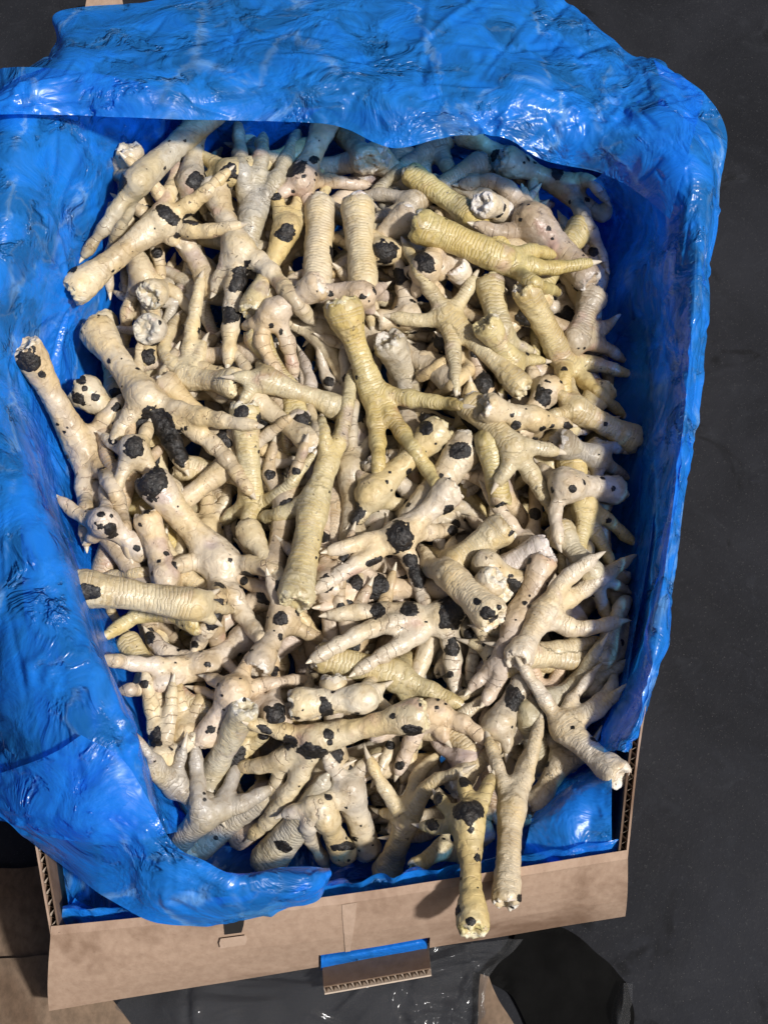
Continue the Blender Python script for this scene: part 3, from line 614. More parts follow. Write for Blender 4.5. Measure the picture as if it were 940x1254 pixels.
    for k, sc in enumerate(scabs):
        if sc[0] == 'w':                     # world-space spot: (tag, point, radius)
            dist = np.linalg.norm(V-sc[1], axis=1)/sc[2]
        else:
            near = (np.hypot(u_-sc[0], v_-sc[1]) < sc[2]*1.4+3) & (fac > 0)
            if not near.any(): continue
            d0 = d_[near].min(); asp = sc[3] if len(sc) > 3 else 1.0; an = math.radians(sc[4]) if len(sc) > 4 else 0
            du, dv = u_-sc[0], v_-sc[1]; a = (du*math.cos(an)+dv*math.sin(an))/asp; b = (-du*math.sin(an)+dv*math.cos(an))*math.sqrt(asp)
            dist = np.hypot(a, b)/sc[2]; dist = np.where((fac > -.05) & (d_ < d0+.02), dist, 3.0)
        rho = dist+.28*vnoise(V*170+sh+k*5, seed+40+k)+.14*vnoise(V*420+sh, seed+60+k)
        patch('black_scab', rho, SCAB, .0006, .5)
    if specks:                               # crumbs of dirt stuck to the sole
        rho = np.full(len(V), 3.0)
        for k in range(specks):
            i = rr.randrange(len(V))
            for tr_ in range(12):
                if fac[i] > .25 and tf_[i] < .95 and dors[i] < .4: break
                i = rr.randrange(len(V))
            rho = np.minimum(rho, np.linalg.norm(V-V[i], axis=1)/(.0011+.0022*rr.random()**2))
        patch('dirt_specks', rho+.35*vnoise(V*520+sh, seed+77), SCAB, .0004, .5)
    for (tp, td, tr, ln) in toe_tips:        # claws
        dd = dorsal-td*(dorsal @ td); dd /= np.linalg.norm(dd)+1e-9; side = np.cross(td, dd); vs_, fs = [], []
        for i in range(6):
            t = i/5; c = tp-td*tr*.55+dd*tr*.18+td*ln*t*1.25-dd*ln*.35*t*t; r = tr*.70*(1-t)**.7+.00025
            for j in range(8): a = j*math.pi/4; vs_.append(c+r*(math.cos(a)*side+math.sin(a)*dd)-base)
        for i in range(5):
            for j in range(8): fs.append((i*8+j, i*8+(j+1) % 8, (i+1)*8+(j+1) % 8, (i+1)*8+j))
        link('claw', mesh_np('claw', np.array(vs_), np.array(fs), CLAW), root)
    return root

FEET = []
def place_foot(label, E, P, toes, side, scabs=(), tint='c', rE=25, rS=17, rP=22, rT=12, dp=0.0, roll=0, vox=.00145, group=None, up=0.0, seed=None, claw=1.0, tol=.005, bend=0.0):
    """photo-pixel skeleton -> foot resting on what is already in the pile"""
    seed = seed if seed is not None else 100+len(FEET); rr = random.Random(seed)
    rE, rS, rP, rT = rE*.79, rS*.71, rP*(.92 if side == 'p' else .81), rT*.72; claw = claw*(.75 if side == 'p' else 1.0)
    E = np.array(E, float); P = np.array(P, float); L = np.hypot(*(P-E)); n = max(6, int(L/9))
    t = np.linspace(0, 1, n+1); perp = np.array([-(P-E)[1], (P-E)[0]])/max(L, 1)
    Q = E[None]*(1-t[:, None])+P[None]*t[:, None]+perp[None]*(bend*np.sin(t*math.pi))[:, None]
    RS = np.interp(t, [0, .12, .32, .62, .85, 1], [rE, rE*.90, rS*1.06, rS, (rS+rP)*.5, rP*.92])
    req = np.array([dm_req(Q[i, 0], Q[i, 1], RS[i]*.7) for i in range(n+1)])-RS*.8/FP
    A = np.stack([np.ones(n+1), t], 1); co = np.linalg.lstsq(A, req, rcond=None)[0]; mx = .55*L/FP+.004; co[1] = np.clip(co[1], -mx, mx)
    co[0] = (req-co[1]*t).mean(); ln = A @ co; ln -= max(0, np.quantile(ln-(req+tol), .95)); ln -= up; ln = ln+dp*t
    chains = []; sc = ln.mean()/FP
    P3 = at_d(Q[:, 0], Q[:, 1], ln); R3 = RS*ln/FP
    S = np.concatenate([[0], np.cumsum(np.linalg.norm(np.diff(P3, axis=0), axis=1))]); chains.append((P3, R3, S, 0.0))
    view = CAM-P3[-1]; view /= np.linalg.norm(view); axis_ = P3[-1]-P3[0]; axis_ /= np.linalg.norm(axis_)
    vp = view-axis_*(view @ axis_); vp /= np.linalg.norm(vp)
    ro = math.radians(roll); sdv = np.cross(axis_, vp); dorsal = (vp*math.cos(ro)+sdv*math.sin(ro))*(1 if side == 'd' else -1)
    add = [(Q, ln, RS)]; tips = []
    tl = [dict(p=[np.array(q, float) for q in (tt if isinstance(tt[0], tuple) else [tt])], deep=0.0) for tt in toes]
    ang0 = math.atan2(*(P-E)[::-1]); used = [math.atan2(*(x['p'][0]-P)[::-1]) for x in tl]
    for k in range(max(0, 3-len(tl))):       # toes that go down into the pile out of sight
        best = None
        for da in (-.55, 0, .55, -.9, .9):
            a = ang0+da; g = min([abs((a-b+math.pi) % (2*math.pi)-math.pi) for b in used] or [3])
            if best is None or g > best[0]+.05: best = (g, a)
        a = best[1]; used.append(a); tl.append(dict(p=[P+np.array([math.cos(a), math.sin(a)])*rr.uniform(38, 52)], deep=.045))
    for x in tl:
        pts = np.array([P]+x['p']); 
        if len(pts) == 2:
            v = pts[1]-pts[0]; pts = np.array([pts[0], (pts[0]+pts[1])/2+np.array([-v[1], v[0]])*rr.uniform(-.12, .12), pts[1]])
        LL = np.hypot(*np.diff(pts, axis=0).T).sum(); m = max(7, int(LL/6)); q = catmull(pts, np.linspace(0, len(pts)-1, m+1)); tt = np.linspace(0, 1, m+1)
        pr = .11 if side == 'p' else .09; nb = max(2, round(LL/26)); rad = rT*((1.18-.34*tt-.16*tt**4) if side == 'p' else (1.22-.46*tt-.12*tt**4))*(1+pr*np.cos(tt*nb*2*math.pi+math.pi*.9)); rad[0] = max(rad[0], rP*.60); rad[1] = max(rad[1], rP*.52)
        if x['deep']:
            d = ln[-1]+x['deep']*tt**1.1; 
        else:
            rq = np.array([dm_req(q[i, 0], q[i, 1], rad[i]*.7) for i in range(m+1)])-rad*.8/FP
            tip = np.clip(rq[-3:].mean(), ln[-1]-.55*LL/FP, ln[-1]+.75*LL/FP)
            d = ln[-1]*(1-tt)+tip*tt; d = np.minimum(d, rq+.005)
            for it in range(3): d[1:-1] = (d[:-2]+2*d[1:-1]+d[2:])/4
            d = np.maximum(d, ln[-1]-.6*LL/FP); d[0] = ln[-1]
        q3 = at_d(q[:, 0], q[:, 1], d); r3 = rad*d/FP
        st = S[-1]+np.concatenate([[0], np.cumsum(np.linalg.norm(np.diff(q3, axis=0), axis=1))]); chains.append((q3, r3, st, 1.0))
        add.append((q, d, rad)); td = q3[-1]-q3[-3]; td /= np.linalg.norm(td); tips.append((q3[-1]+td*r3[-1]*.75, td, r3[-1], .0085*claw))
    pad = P3[-1]-dorsal*R3[-1]*.42; chains.append((np.stack([pad, pad+axis_*.004]), np.array([R3[-1]*.82]*2), np.array([S[-1]]*2), 0.0))
    out = P3[0]-P3[2]; out /= np.linalg.norm(out)
    for q, d, r in add: dm_add(q[:, 0], q[:, 1], d, r*.95)
    FEET.append(dict(label=label, group=group, add=add, P=P, E=E, side=side, tint=tint, args=(chains, dorsal, side, tint, vox, list(scabs), seed, tips, (P3[0], out, R3[0]))))
def visible_share(f):                        # share of the skeleton not hidden under later feet
    vis = tot = 0
    for q, d, r in f['add']:
        x = np.clip(((q[:, 0]+OX)/GS).astype(int), 0, NX-1); y = np.clip(((q[:, 1]+OX)/GS).astype(int), 0, NY-1)
        vis += int((d-r*.9*d/FP < DM[y, x]+.0035).sum()); tot += len(d)
    return vis/tot
# ------------------------------------------------------------------ buried feet first
PILE = [(150, 170), (290, 150), (440, 190), (600, 185), (715, 235), (742, 400), (756, 560), (758, 700), (748, 830), (705, 925), (650, 1025), (500, 1035), (380, 1030), (270, 1030), (215, 960), (165, 850), (130, 740), (110, 600), (110, 480), (130, 330)]
def inside(x, y):
    c = False; n = len(PILE)
    for i in range(n):
        (x1, y1), (x2, y2) = PILE[i], PILE[(i+1) % n]
        if (y1 > y) != (y2 > y) and x < (x2-x1)*(y-y1)/(y2-y1)+x1: c = not c
    return c
rf = random.Random(5); cand = []
for lay in range(4):
    for yy in range(180, 1030, 98):
        for xx in range(120, 750, 88):
            x, y = xx+rf.uniform(-28, 28)+(lay%2)*45, yy+rf.uniform(-30, 30)+(lay%2)*50
            if inside(x, y): cand.append((x, y, lay))
ROWN = ['top', 'middle', 'bottom']; COLN = ['left', 'centre', 'right']
for k, (x, y, lay) in enumerate(cand):
    for tr in range(40):
        a = rf.uniform(0, 2*math.pi); Ls = rf.uniform(75, 105); e = (x-math.cos(a)*Ls*.6, y-math.sin(a)*Ls*.6); p = (x+math.cos(a)*Ls*.4, y+math.sin(a)*Ls*.4); toes = []
        for da in (-.6+rf.uniform(-.15, .15), rf.uniform(-.12, .12), .6+rf.uniform(-.15, .15)):
            l = rf.uniform(72, 105); m_ = (p[0]+math.cos(a+da)*l*.55, p[1]+math.sin(a+da)*l*.55); a2 = a+da*.5+rf.uniform(-.3, .3); toes.append((m_, (m_[0]+math.cos(a2)*l*.45, m_[1]+math.sin(a2)*l*.45)))
        if inside(*e) and all(inside(*q[1]) for q in toes): break
    else: continue
    side = rf.choice('dpp'); sc = []
    if side == 'p' and rf.random() < .75:
        sc.append((p[0], p[1], rf.uniform(9, 15), rf.uniform(.8, 1.4), rf.uniform(0, 180)))
        for q in toes:
            if rf.random() < .45: sc.append((q[0][0], q[0][1], rf.uniform(5, 8)))
    reg = '%s %s' % (ROWN[min(2, int((y-150)/300))], COLN[min(2, int((x-100)/220))])
    place_foot('chicken foot buried under others, glimpsed in gaps at the %s of the pile' % reg, e, p, toes, side, sc, rf.choice('ccgbpky'),
               rE=rf.uniform(21, 25), rS=rf.uniform(14, 17), rP=20, rT=rf.uniform(10, 12), vox=.0021, group='feet buried at the %s of the pile' % reg, seed=1000+k, tol=.012)
NBURIED = len(FEET)

# ------------------------------------------------------------------ feet one can pick out, lowest first
F = place_foot
# --- deep layer
F('shaded shank standing upright behind the foot resting on the upper left bag', (240, 150), (234, 225), [(225, 262), (250, 258)], 'p', [(240, 222, 12)], 'g', rE=22)
F('long grey foot along the upper left bag wall, dark streaks on its shank', (262, 138), (168, 222), [((135, 268), (104, 312)), ((150, 270), (130, 325))], 'p', [(191, 165, 11, 1.8, 120), (146, 225, 9, 1.5, 120)], 'g', rE=22, rS=20, rP=22)
F('brown foot with whitish stump under the middle of the top bag edge', (447, 196), (428, 168), [(405, 162)], 'd', [], 'b', rE=24, dp=.02)
F('pale toe bundle left of the whitish stump beneath the top bag edge', (398, 152), (369, 222), [((405, 222), (449, 227)), ((352, 232), (343, 238)), ((375, 240), (385, 256))], 'p', [(362, 207, 10, 1.7, 150), (384, 196, 6)], 'k', rE=22)
F('ribbed foot with two thick toes standing upright under the top bag edge', (302, 330), (307, 272), [((297, 215), (291, 152)), ((338, 222), (364, 164)), ((318, 205), (322, 168))], 'd', [], 'g', rE=20, rS=17, rP=20, rT=15)
F('wrinkled grey foot with toe pointing lower left under the top flap', (590, 150), (532, 176), [((492, 206), (456, 238)), ((548, 205), (556, 228)), ((520, 200), (524, 216))], 'd', [], 'g', rE=22, rP=22, rT=13)
F('pale foot poking from the flap with one black spot near upper right', (572, 162), (611, 192), [((628, 208), (641, 224)), (652, 200), (600, 222)], 'p', [(611, 191, 9)], 'p', rS=15, rP=18, rT=12)
F('bent-toed grey foot at the far upper right against dark bag wall', (622, 198), (690, 228), [((722, 222), (741, 244)), ((718, 272), (741, 326)), ((735, 262), (743, 250))], 'p', [(682, 209, 9, 1.5, 80)], 'g', rS=16, rP=20, rT=12)
F('yellow shank lying behind the big yellow scaly foot at upper right', (505, 214), (576, 264), [((600, 285), (620, 300))], 'd', [], 'y', rE=20, rS=17)
F('white cut stump ringed by a brown foot at upper right', (594, 251), (628, 262), [], 'd', [], 'w', rE=22, rS=17, dp=.02)
F('brown rounded stump at the right bag wall below the bent-toed foot', (724, 366), (704, 416), [((732, 408), (752, 391)), ((722, 404), (738, 398)), ((740, 425), (762, 440))], 'd', [], 'b', rE=24, rS=17, rT=11)
F('large brownish sole with curved toes around a white stump, upper right', (716, 338), (655, 275), [((612, 226), (566, 226)), ((620, 285), (583, 276)), (640, 235)], 'p', [], 'b', rE=24, rS=23, rP=30, rT=14)
F('round grey stump upper of two at the left under the resting foot', (187, 360), (216, 345), [], 'p', [], 'g', rE=25, dp=.035)
F('round grey stump lower of two at the left beside the clawed toes', (184, 404), (215, 412), [], 'p', [], 'g', rE=26, dp=.035)
F('foot raising two scaly clawed toes at the upper left', (285, 470), (228, 462), [((236, 400), (246, 343)), ((202, 430), (217, 390)), (250, 420)], 'd', [], 'c', rT=12, rS=17)
F('pale yellow shank right of the two black spots, upper middle', (392, 254), (388, 345), [], 'd', [(412, 309, 10, 1.3, 110)], 'c', rE=25, rS=23, rP=24)
F('shank with glistening white cut end pointing up, upper middle', (437, 256), (445, 348), [(455, 398), (420, 380)], 'd', [], 'c', rE=27, rS=23, rP=24)
F('foot with black spotted toe tip left of the centre yellow scaly foot', (468, 392), (497, 388), [((494, 355), (487, 320)), (508, 340)], 'p', [(488, 339, 10), (470, 363, 9)], 'p', rE=18, rS=14, rP=18)
F('sole with one black spot behind crossing toes, upper middle right', (548, 288), (521, 328), [(508, 360), (540, 360)], 'p', [(520, 321, 12, 1.3, 70)], 'p', rE=20, rP=22)
F('small white stump between two yellow feet, upper right of centre', (560, 330), (583, 362), [], 'd', [], 'w', rE=22, dp=.02)
F('yellow scaly foot below the big yellow foot, toes pointing down', (600, 350), (612, 405), [((622, 432), (606, 446)), (650, 430)], 'd', [], 'y', rE=24, rS=20)
F('pinkish limb lying across above the centre yellow foot', (358, 356), (440, 362), [(470, 350), (455, 380)], 'p', [], 'k', rE=18, rS=17, rP=22)
F('foot with two plump toes hanging down, left of the centre', (385, 352), (336, 382), [((320, 415), (343, 463)), ((352, 420), (360, 458)), (300, 400)], 'p', [], 'k', rT=13)
F('grey oval stump just right of the centre yellow shank', (478, 424), (500, 462), [(512, 500), (488, 500)], 'd', [], 'g', rE=28, rS=24, rP=22, dp=.015)
F('glossy horizontal shank left of centre, cut end at right', (416, 500), (328, 466), [(296, 492), (288, 462)], 'd', [], 'c', rE=22, rS=15)
F('pink toed foot with black tip below the crossing yellow foot', (606, 505), (592, 474), [(578, 428)], 'p', [(582, 433, 6), (590, 472, 14, 1.3, 110)], 'k', rE=18, rP=19)
F('sole carrying a large black scab at the right of centre', (606, 562), (583, 506), [(560, 520), (575, 470)], 'p', [(575, 513, 21, 1.1, 0)], 'c', rE=22, rP=25)
F('spotted round stump between the left bag and the big scabbed foot', (106, 482), (152, 520), [], 'p', [(100, 465, 6), (97, 487, 7), (117, 486, 6), (104, 476, 4)], 'p', rE=29, rS=20, dp=.02)
F('short sole with black pad under the big scabbed foot, left side', (205, 602), (165, 552), [((150, 580), (142, 606)), (128, 535), (182, 520)], 'p', [(165, 549, 13, 1.2, 100), (138, 538, 6)], 'c', rS=15)
F('curled pale toe poking towards the far left bag wall', (172, 672), (128, 640), [((100, 632), (74, 612)), (110, 660)], 'p', [(136, 650, 9)], 'p', rS=15, rT=12)
F('yellow folded shank left of the two-scab sole, mid left', (182, 640), (203, 706), [], 'p', [], 'c', rE=24, rS=20)
F('yellow toe pointing lower left beneath the horizontal stump, mid left', (240, 758), (184, 744), [((160, 758), (131, 778)), (150, 735)], 'd', [], 'y', rT=14)
F('foot with long pale toe pointing left near the lower left bag edge', (305, 778), (252, 815), [((190, 815), (130, 808)), ((205, 800), (184, 778)), ((190, 840), (150, 846))], 'p', [(183, 782, 7)], 'p', rT=14)
F('foot raising two plump toes with black tips at lower left', (246, 988), (195, 930), [((188, 880), (177, 826)), ((207, 885), (212, 838)), (240, 900)], 'p', [(178, 838, 6), (192, 902, 10, 1.3, 90)], 'p', rT=13)
F('foot with slim toe reaching up left against the lower left bag', (246, 985), (215, 962), [((192, 935), (161, 899)), (168, 935), (225, 915)], 'd', [], 'g', rT=12)
F('shaded smooth shank standing below the pink bruised sole, lower left', (298, 872), (252, 962), [(238, 1000), (270, 1000)], 'd', [], 'g', rE=24, rS=20)
F('pinkish grey bruised sole at lower left above the shaded shank', (252, 902), (285, 848), [((325, 838), (372, 832)), ((300, 818), (312, 798)), (255, 830)], 'p', [], 'k', rE=22, rS=18, rP=25)
F('smooth grey shank sloping down at the front left bag fold', (330, 1052), (385, 985), [(420, 960), (400, 950)], 'd', [(347, 1035, 8, 1.5, 20)], 'g', rE=30, rS=26, rP=24)
F('grey shank end above the front left bag fold with small black mark', (246, 1036), (320, 978), [(350, 950), (345, 985)], 'd', [(277, 1045, 6)], 'g', rE=24, rS=18)
F('small white clawed toe at the lower left bag corner', (235, 1040), (204, 1045), [(200, 1006), (190, 1050)], 'd', [], 'w', rE=16, rS=13, rP=13, rT=9)
F('spotted stump between pale legs near the front middle', (420, 1045), (398, 1000), [], 'p', [(423, 1036, 7, 1.8, 0)], 'c', rE=22, rS=17)
F('small foot scrap with claw at front, left of the hanging foot', (510, 1060), (540, 1040), [(556, 1052), (548, 1020)], 'd', [], 'c', rE=14, rS=13, rP=14, rT=9)
F('grey rounded stump beside the blue corner at lower right', (660, 932), (648, 878), [(640, 840)], 'd', [], 'g', rE=24, rS=20)
F('long pale toe and clawed shank beneath the crossed toes, right', (722, 812), (645, 802), [((690, 792), (736, 785)), (610, 790), (620, 825)], 'd', [], 'c', rE=20, rS=17, rT=13)
F('bent pink-tipped toes curling by the right bag wall', (722, 852), (738, 803), [((764, 772), (752, 733)), ((752, 806), (768, 788)), ((760, 745), (768, 734))], 'd', [], 'c', rS=15, rP=18, rT=13)
F('scaly toes pointing down right along the right bag wall', (700, 568), (714, 618), [((740, 634), (772, 662)), ((730, 655), (748, 690)), ((712, 650), (708, 690))], 'd', [], 'y', rS=17, rT=13)
F('sole with dark oval scab beside the right scaly shank', (636, 525), (668, 482), [(650, 450), (690, 460)], 'p', [(665, 485, 11, 1.2, 60)], 'c', rP=22)
F('yellow foot with one clawed toe pointing right above centre right', (598, 402), (625, 442), [((645, 440), (665, 442)), (640, 480)], 'd', [], 'y', rT=11, rS=16)
F('grey scaly foot fanned against the right bag wall below the long toes', (668, 862), (712, 838), [((742, 828), (764, 812)), ((735, 850), (752, 858)), ((722, 810), (735, 790))], 'd', [], 'g', rS=17, rT=12)
F('cream foot tucked behind the blue corner at lower right', (655, 985), (690, 930), [((700, 905), (712, 880)), ((715, 925), (728, 905)), (670, 900)], 'd', [], 'c', rS=17, rT=12)
F('brownish sole filling the gap below the upright thick shank', (318, 812), (345, 760), [((362, 742), (384, 730)), ((340, 735), (330, 708)), ((365, 770), (392, 782))], 'p', [(345, 758, 9)], 'b', rS=17, rT=13)
F('pale foot wedged at right between scaly toes and crossed long toes', (688, 655), (722, 700), [((745, 712), (764, 722)), ((735, 735), (745, 760)), (700, 735)], 'd', [], 'p', rS=16, rT=12)
F('grey clawed foot low by the right bag wall under the jutting stump', (690, 545), (730, 560), [((748, 572), (766, 584)), ((745, 548), (760, 552)), (728, 590)], 'd', [], 'g', rS=16, rT=11)
# --- middle layer
F('foot with thick pale toe and square black scab, upper left', (262, 232), (292, 305), [((330, 332), (380, 391)), ((276, 330), (264, 354)), ((285, 375), (279, 442))], 'p', [(298, 343, 17, 1.0, 0), (280, 386, 12, .9, 90)], 'p', rS=18, rP=24, rT=16)
F('yellow foot with spotted upper stump, left of the upright centre foot', (300, 505), (309, 622), [((348, 600), (384, 556)), (300, 662), (272, 640)], 'd', [(296, 504, 10), (327, 511, 13)], 'y', rE=24, rS=19, rP=22, rT=11)
F('yellow sole with round black scab and black-tipped toe, centre', (534, 530), (456, 604), [((480, 616), (505, 619)), (432, 640), (440, 580)], 'p', [(427, 626, 19), (501, 617, 6), (521, 524, 9)], 'y', rE=27, rS=18, rP=25)
F('broad pale stump with ragged black scab, right of centre', (570, 548), (508, 632), [(480, 660)], 'p', [(562, 551, 12)], 'c', rE=30, rS=24, rP=22)
F('yellow stump with black end spot pointing down, right of centre', (612, 612), (598, 545), [(590, 510), (620, 500)], 'd', [(613, 624, 9)], 'y', rE=18, rS=19, rP=22)
F('pale scaly foot with two toes pointing right, right of centre', (578, 498), (626, 545), [((655, 548), (682, 553)), ((656, 590), (684, 640)), (610, 590)], 'd', [], 'c', rS=18, rP=22, rT=14)
F('horizontal toe with black spotted tips at right of centre', (600, 500), (650, 512), [((675, 516), (696, 520)), (628, 523)], 'p', [(694, 521, 6), (631, 521, 6)], 'c', rS=15, rP=18, rT=13)
F('cut shank at the right with a small dark blemish on its sole', (752, 600), (692, 594), [((680, 625), (684, 665)), (660, 570)], 'p', [(701, 598, 5)], 'p', rE=23, rS=20, rP=27)
F('stump with pinkish cut face jutting onto the right bag wall', (772, 537), (706, 502), [(680, 480), (668, 510)], 'd', [], 'c', rE=24, rS=18)
F('pale smooth shank right of the black-ended stumps, mid right', (660, 674), (604, 702), [], 'd', [(655, 694, 4)], 'w', rE=26, rS=22)
F('dark-spotted stump peeking behind the pale cut stump, mid right', (634, 715), (596, 692), [], 'p', [(631, 718, 10, 1.2, 40)], 'c', rE=22, rS=18)
F('pinkish foot with two toes trailing down left, mid right', (664, 692), (632, 762), [((610, 805), (577, 843)), ((612, 830), (594, 858)), (650, 800)], 'p', [], 'k', rE=24, rS=20, rP=24, rT=14)
F('smooth pale foot spreading two long toes to the right, mid right', (636, 802), (664, 752), [((715, 722), (768, 686)), ((705, 770), (755, 762)), ((690, 712), (727, 684))], 'd', [], 'p', rS=18, rP=24, rT=15)
F('brownish sole with oval black scab at lower right', (640, 836), (612, 884), [(590, 900), (620, 920)], 'p', [(628, 857, 13, 1.3, 80)], 'b', rE=20, rS=18, rP=23)
F('yellow horizontal shank just below the finger-like toes', (398, 806), (480, 826), [((525, 845), (563, 863)), (500, 860)], 'd', [], 'y', rE=24, rS=23, rP=27, rT=17)
F('white-ended stump facing left with a black bar, lower middle', (368, 862), (440, 856), [(470, 840), (478, 870)], 'p', [(399, 868, 10, 1.6, 85)], 'w', rE=27, rS=20)
F('pink toes below the yellow spotted shank, lower middle', (462, 890), (528, 874), [((565, 885), (597, 908)), ((505, 905), (488, 944)), (545, 905)], 'p', [(489, 938, 6)], 'k', rS=16, rT=14)
F('foot with one small black-tipped toe right of the big black pad', (610, 722), (572, 732), [((585, 765), (597, 794))], 'p', [(595, 792, 7)], 'p', rS=15, rP=18, rT=11)
# --- top layer
F('foot resting on the upper left bag edge, ragged white end to the lower left', (96, 352), (196, 272), [((208, 235), (218, 202)), ((240, 245), (278, 211)), ((245, 283), (292, 276)), ((206, 286), (214, 296))], 'p', [(205, 263, 11, 1.6, 40), (238, 269, 9, 1.7, 5), (89, 328, 6)], 'c', rE=27, rS=19, rP=23, rT=13)
F('leftmost foot leaning on the left bag wall, spotted end up', (35, 432), (100, 548), [((128, 515), (150, 488)), ((104, 610), (106, 664)), ((140, 600), (160, 680)), (122, 560)], 'p', [(37, 441, 14, 1.2, 10), (124, 565, 14, .8, 20), (143, 499, 6), (136, 650, 3)], 'c', rE=27, rS=20, rP=25, rT=14)
F('big foot with a long double black scab on its sole, left', (120, 408), (178, 488), [((245, 510), (312, 521)), ((262, 545), (306, 602)), ((205, 530), (226, 572)), ((155, 515), (142, 537))], 'p', [(193, 518, 20, 1.15, 60), (216, 548, 19, 1.2, 70), (204, 533, 15)], 'c', rE=29, rS=22, rP=27, rT=15)
F('horizontal spotted stump at the left above the lower left toes', (104, 720), (236, 740), [(262, 760), (258, 728)], 'd', [(109, 725, 12, 1.2, 0)], 'c', rE=31, rS=24, rP=26)
F('foot with black capped end and two black sole scabs, mid left', (188, 592), (268, 688), [((305, 692), (344, 702)), ((298, 752), (334, 799)), ((262, 748), (239, 797)), ((238, 688), (210, 694))], 'p', [(184, 588, 21), (275, 701, 19), (264, 750, 17, 1.2, 130), (211, 695, 8), (306, 706, 7, 1.6, 30), (239, 790, 5)], 'c', rE=29, rS=21, rP=32, rT=16)
F('foot with four finger-like pink toes and big black pad, below centre', (602, 712), (546, 754), [((470, 748), (404, 753)), ((455, 770), (386, 806)), ((492, 788), (438, 822)), ((553, 795), (556, 845))], 'p', [(552, 751, 20), (463, 749, 10), (501, 747, 10), (554, 793, 11, .9, 0), (550, 826, 5)], 'p', rS=18, rP=25, rT=15)
F('sole with round black scab and black striped toe, just below centre', (548, 604), (490, 656), [((450, 662), (405, 674)), ((525, 652), (556, 650)), ((438, 690), (389, 722)), ((505, 695), (522, 745))], 'p', [(490, 658, 17, 1.1, 80), (503, 686, 9, 1.0, 70), (511, 706, 12, 1.3, 75), (554, 650, 6), (458, 688, 7, 1.5, 150), (549, 627, 8)], 'p', rS=18, rP=25, rT=14)
F('blunt pale yellow shank pointing left, right of the striped sole', (610, 650), (560, 685), [((548, 694), (536, 703))], 'd', [(626, 652, 4, 2, 130), (540, 690, 3)], 'c', rE=28, rS=21, rP=20, rT=15)
F('stump with black spotted white cut end pointing lower right', (598, 750), (550, 704), [], 'd', [(597, 752, 10, 1.2, 20), (584, 736, 5), (611, 744, 4)], 'c', rE=29, rS=26, rP=24)
F('yellow foot with grey-black sole patches lying across the lower middle', (510, 876), (392, 904), [((345, 895), (306, 886)), ((352, 925), (333, 976)), ((330, 935), (292, 940)), ((345, 985), (308, 1024))], 'p', [(504, 894, 9, 1.5, 5), (354, 907, 9, 1.2, 20), (382, 920, 12, 1.6, 10), (402, 899, 7), (404, 909, 4), (325, 893, 6, 1.6, 30)], 'y', rE=28, rS=18, rP=22, rT=14)
F('whitish foot with legs-apart toes near the front left fold', (449, 1038), (428, 968), [((412, 945), (399, 926)), ((385, 985), (350, 997)), ((378, 1010), (398, 1058)), (455, 930)], 'p', [], 'w', rE=24, rS=21, rP=24, rT=14)
F('greyish scaly foot with upright toes at the front left', (216, 1036), (246, 1004), [((242, 960), (239, 916)), ((275, 975), (289, 941)), ((295, 985), (328, 967))], 'd', [], 'g', rE=20, rS=20, rP=22, rT=14)
F('yellow-cream scaly foot with spread toes at the front middle', (474, 1068), (498, 1006), [((470, 965), (452, 929)), ((512, 950), (534, 926)), ((528, 960), (566, 944)), ((482, 998), (466, 994))], 'd', [], 'c', rE=25, rS=19, rP=21, rT=12)
F('hanging foot draped over the front carton edge, black pad on its sole', (578, 1130), (573, 1008), [((545, 1012), (517, 1011)), ((592, 975), (601, 952)), ((572, 980), (566, 957)), ((548, 990), (536, 976))], 'p', [(574, 994, 16, 1.1, 0), (529, 1010, 8), (536, 978, 9), (570, 958, 8), (577, 1128, 7)], 'y', rE=26, rS=17, rP=25, rT=13, tol=-.004, up=.008)
F('upright scaly foot with V-shaped toes leaning on the front carton edge', (619, 1098), (626, 992), [((612, 950), (598, 905)), ((645, 945), (661, 882)), ((634, 960), (640, 930))], 'd', [(637, 1100, 5)], 'c', rE=24, rS=19, rP=22, rT=13, tol=.0)
F('pale open foot at lower right, its stump over the carton corner', (752, 946), (690, 892), [((662, 850), (639, 816)), ((698, 860), (726, 823)), ((730, 872), (756, 848)), ((742, 850), (752, 828))], 'd', [], 'p', rE=26, rS=20, rP=24, rT=12)
F('scaly shank running down to three toes by the right bag wall', (645, 358), (690, 442), [((725, 475), (762, 508)), ((725, 445), (766, 457)), ((690, 480), (698, 512))], 'd', [], 'y', rE=24, rS=20, rP=22, rT=13)
F('crossing yellow scaly foot with white cut end, right of centre', (636, 472), (548, 388), [((520, 345), (496, 300)), ((512, 392), (480, 388)), ((568, 362), (580, 340)), ((555, 430), (558, 476))], 'd', [], 'y', rE=21, rS=15, rP=22, rT=12)
F('big yellow scaly foot pointing right at upper right', (518, 278), (612, 316), [((650, 308), (676, 312)), ((665, 328), (722, 322)), ((650, 345), (682, 358))], 'd', [], 'y', rE=29, rS=25, rP=25, rT=13)
F('upright thick yellow scaly shank left of centre, toe pointing up', (363, 728), (386, 612), [((398, 560), (394, 514)), ((418, 530), (431, 456)), ((345, 630), (320, 634))], 'd', [], 'y', rE=30, rS=24, rP=24, rT=14)
F('central yellow scaly foot with flared stump and three spread toes', (421, 380), (456, 480), [((500, 540), (544, 608)), ((462, 540), (463, 598)), ((515, 490), (568, 497))], 'd', [], 'y', rE=31, rS=19, rP=23, rT=14, up=.006)
del F
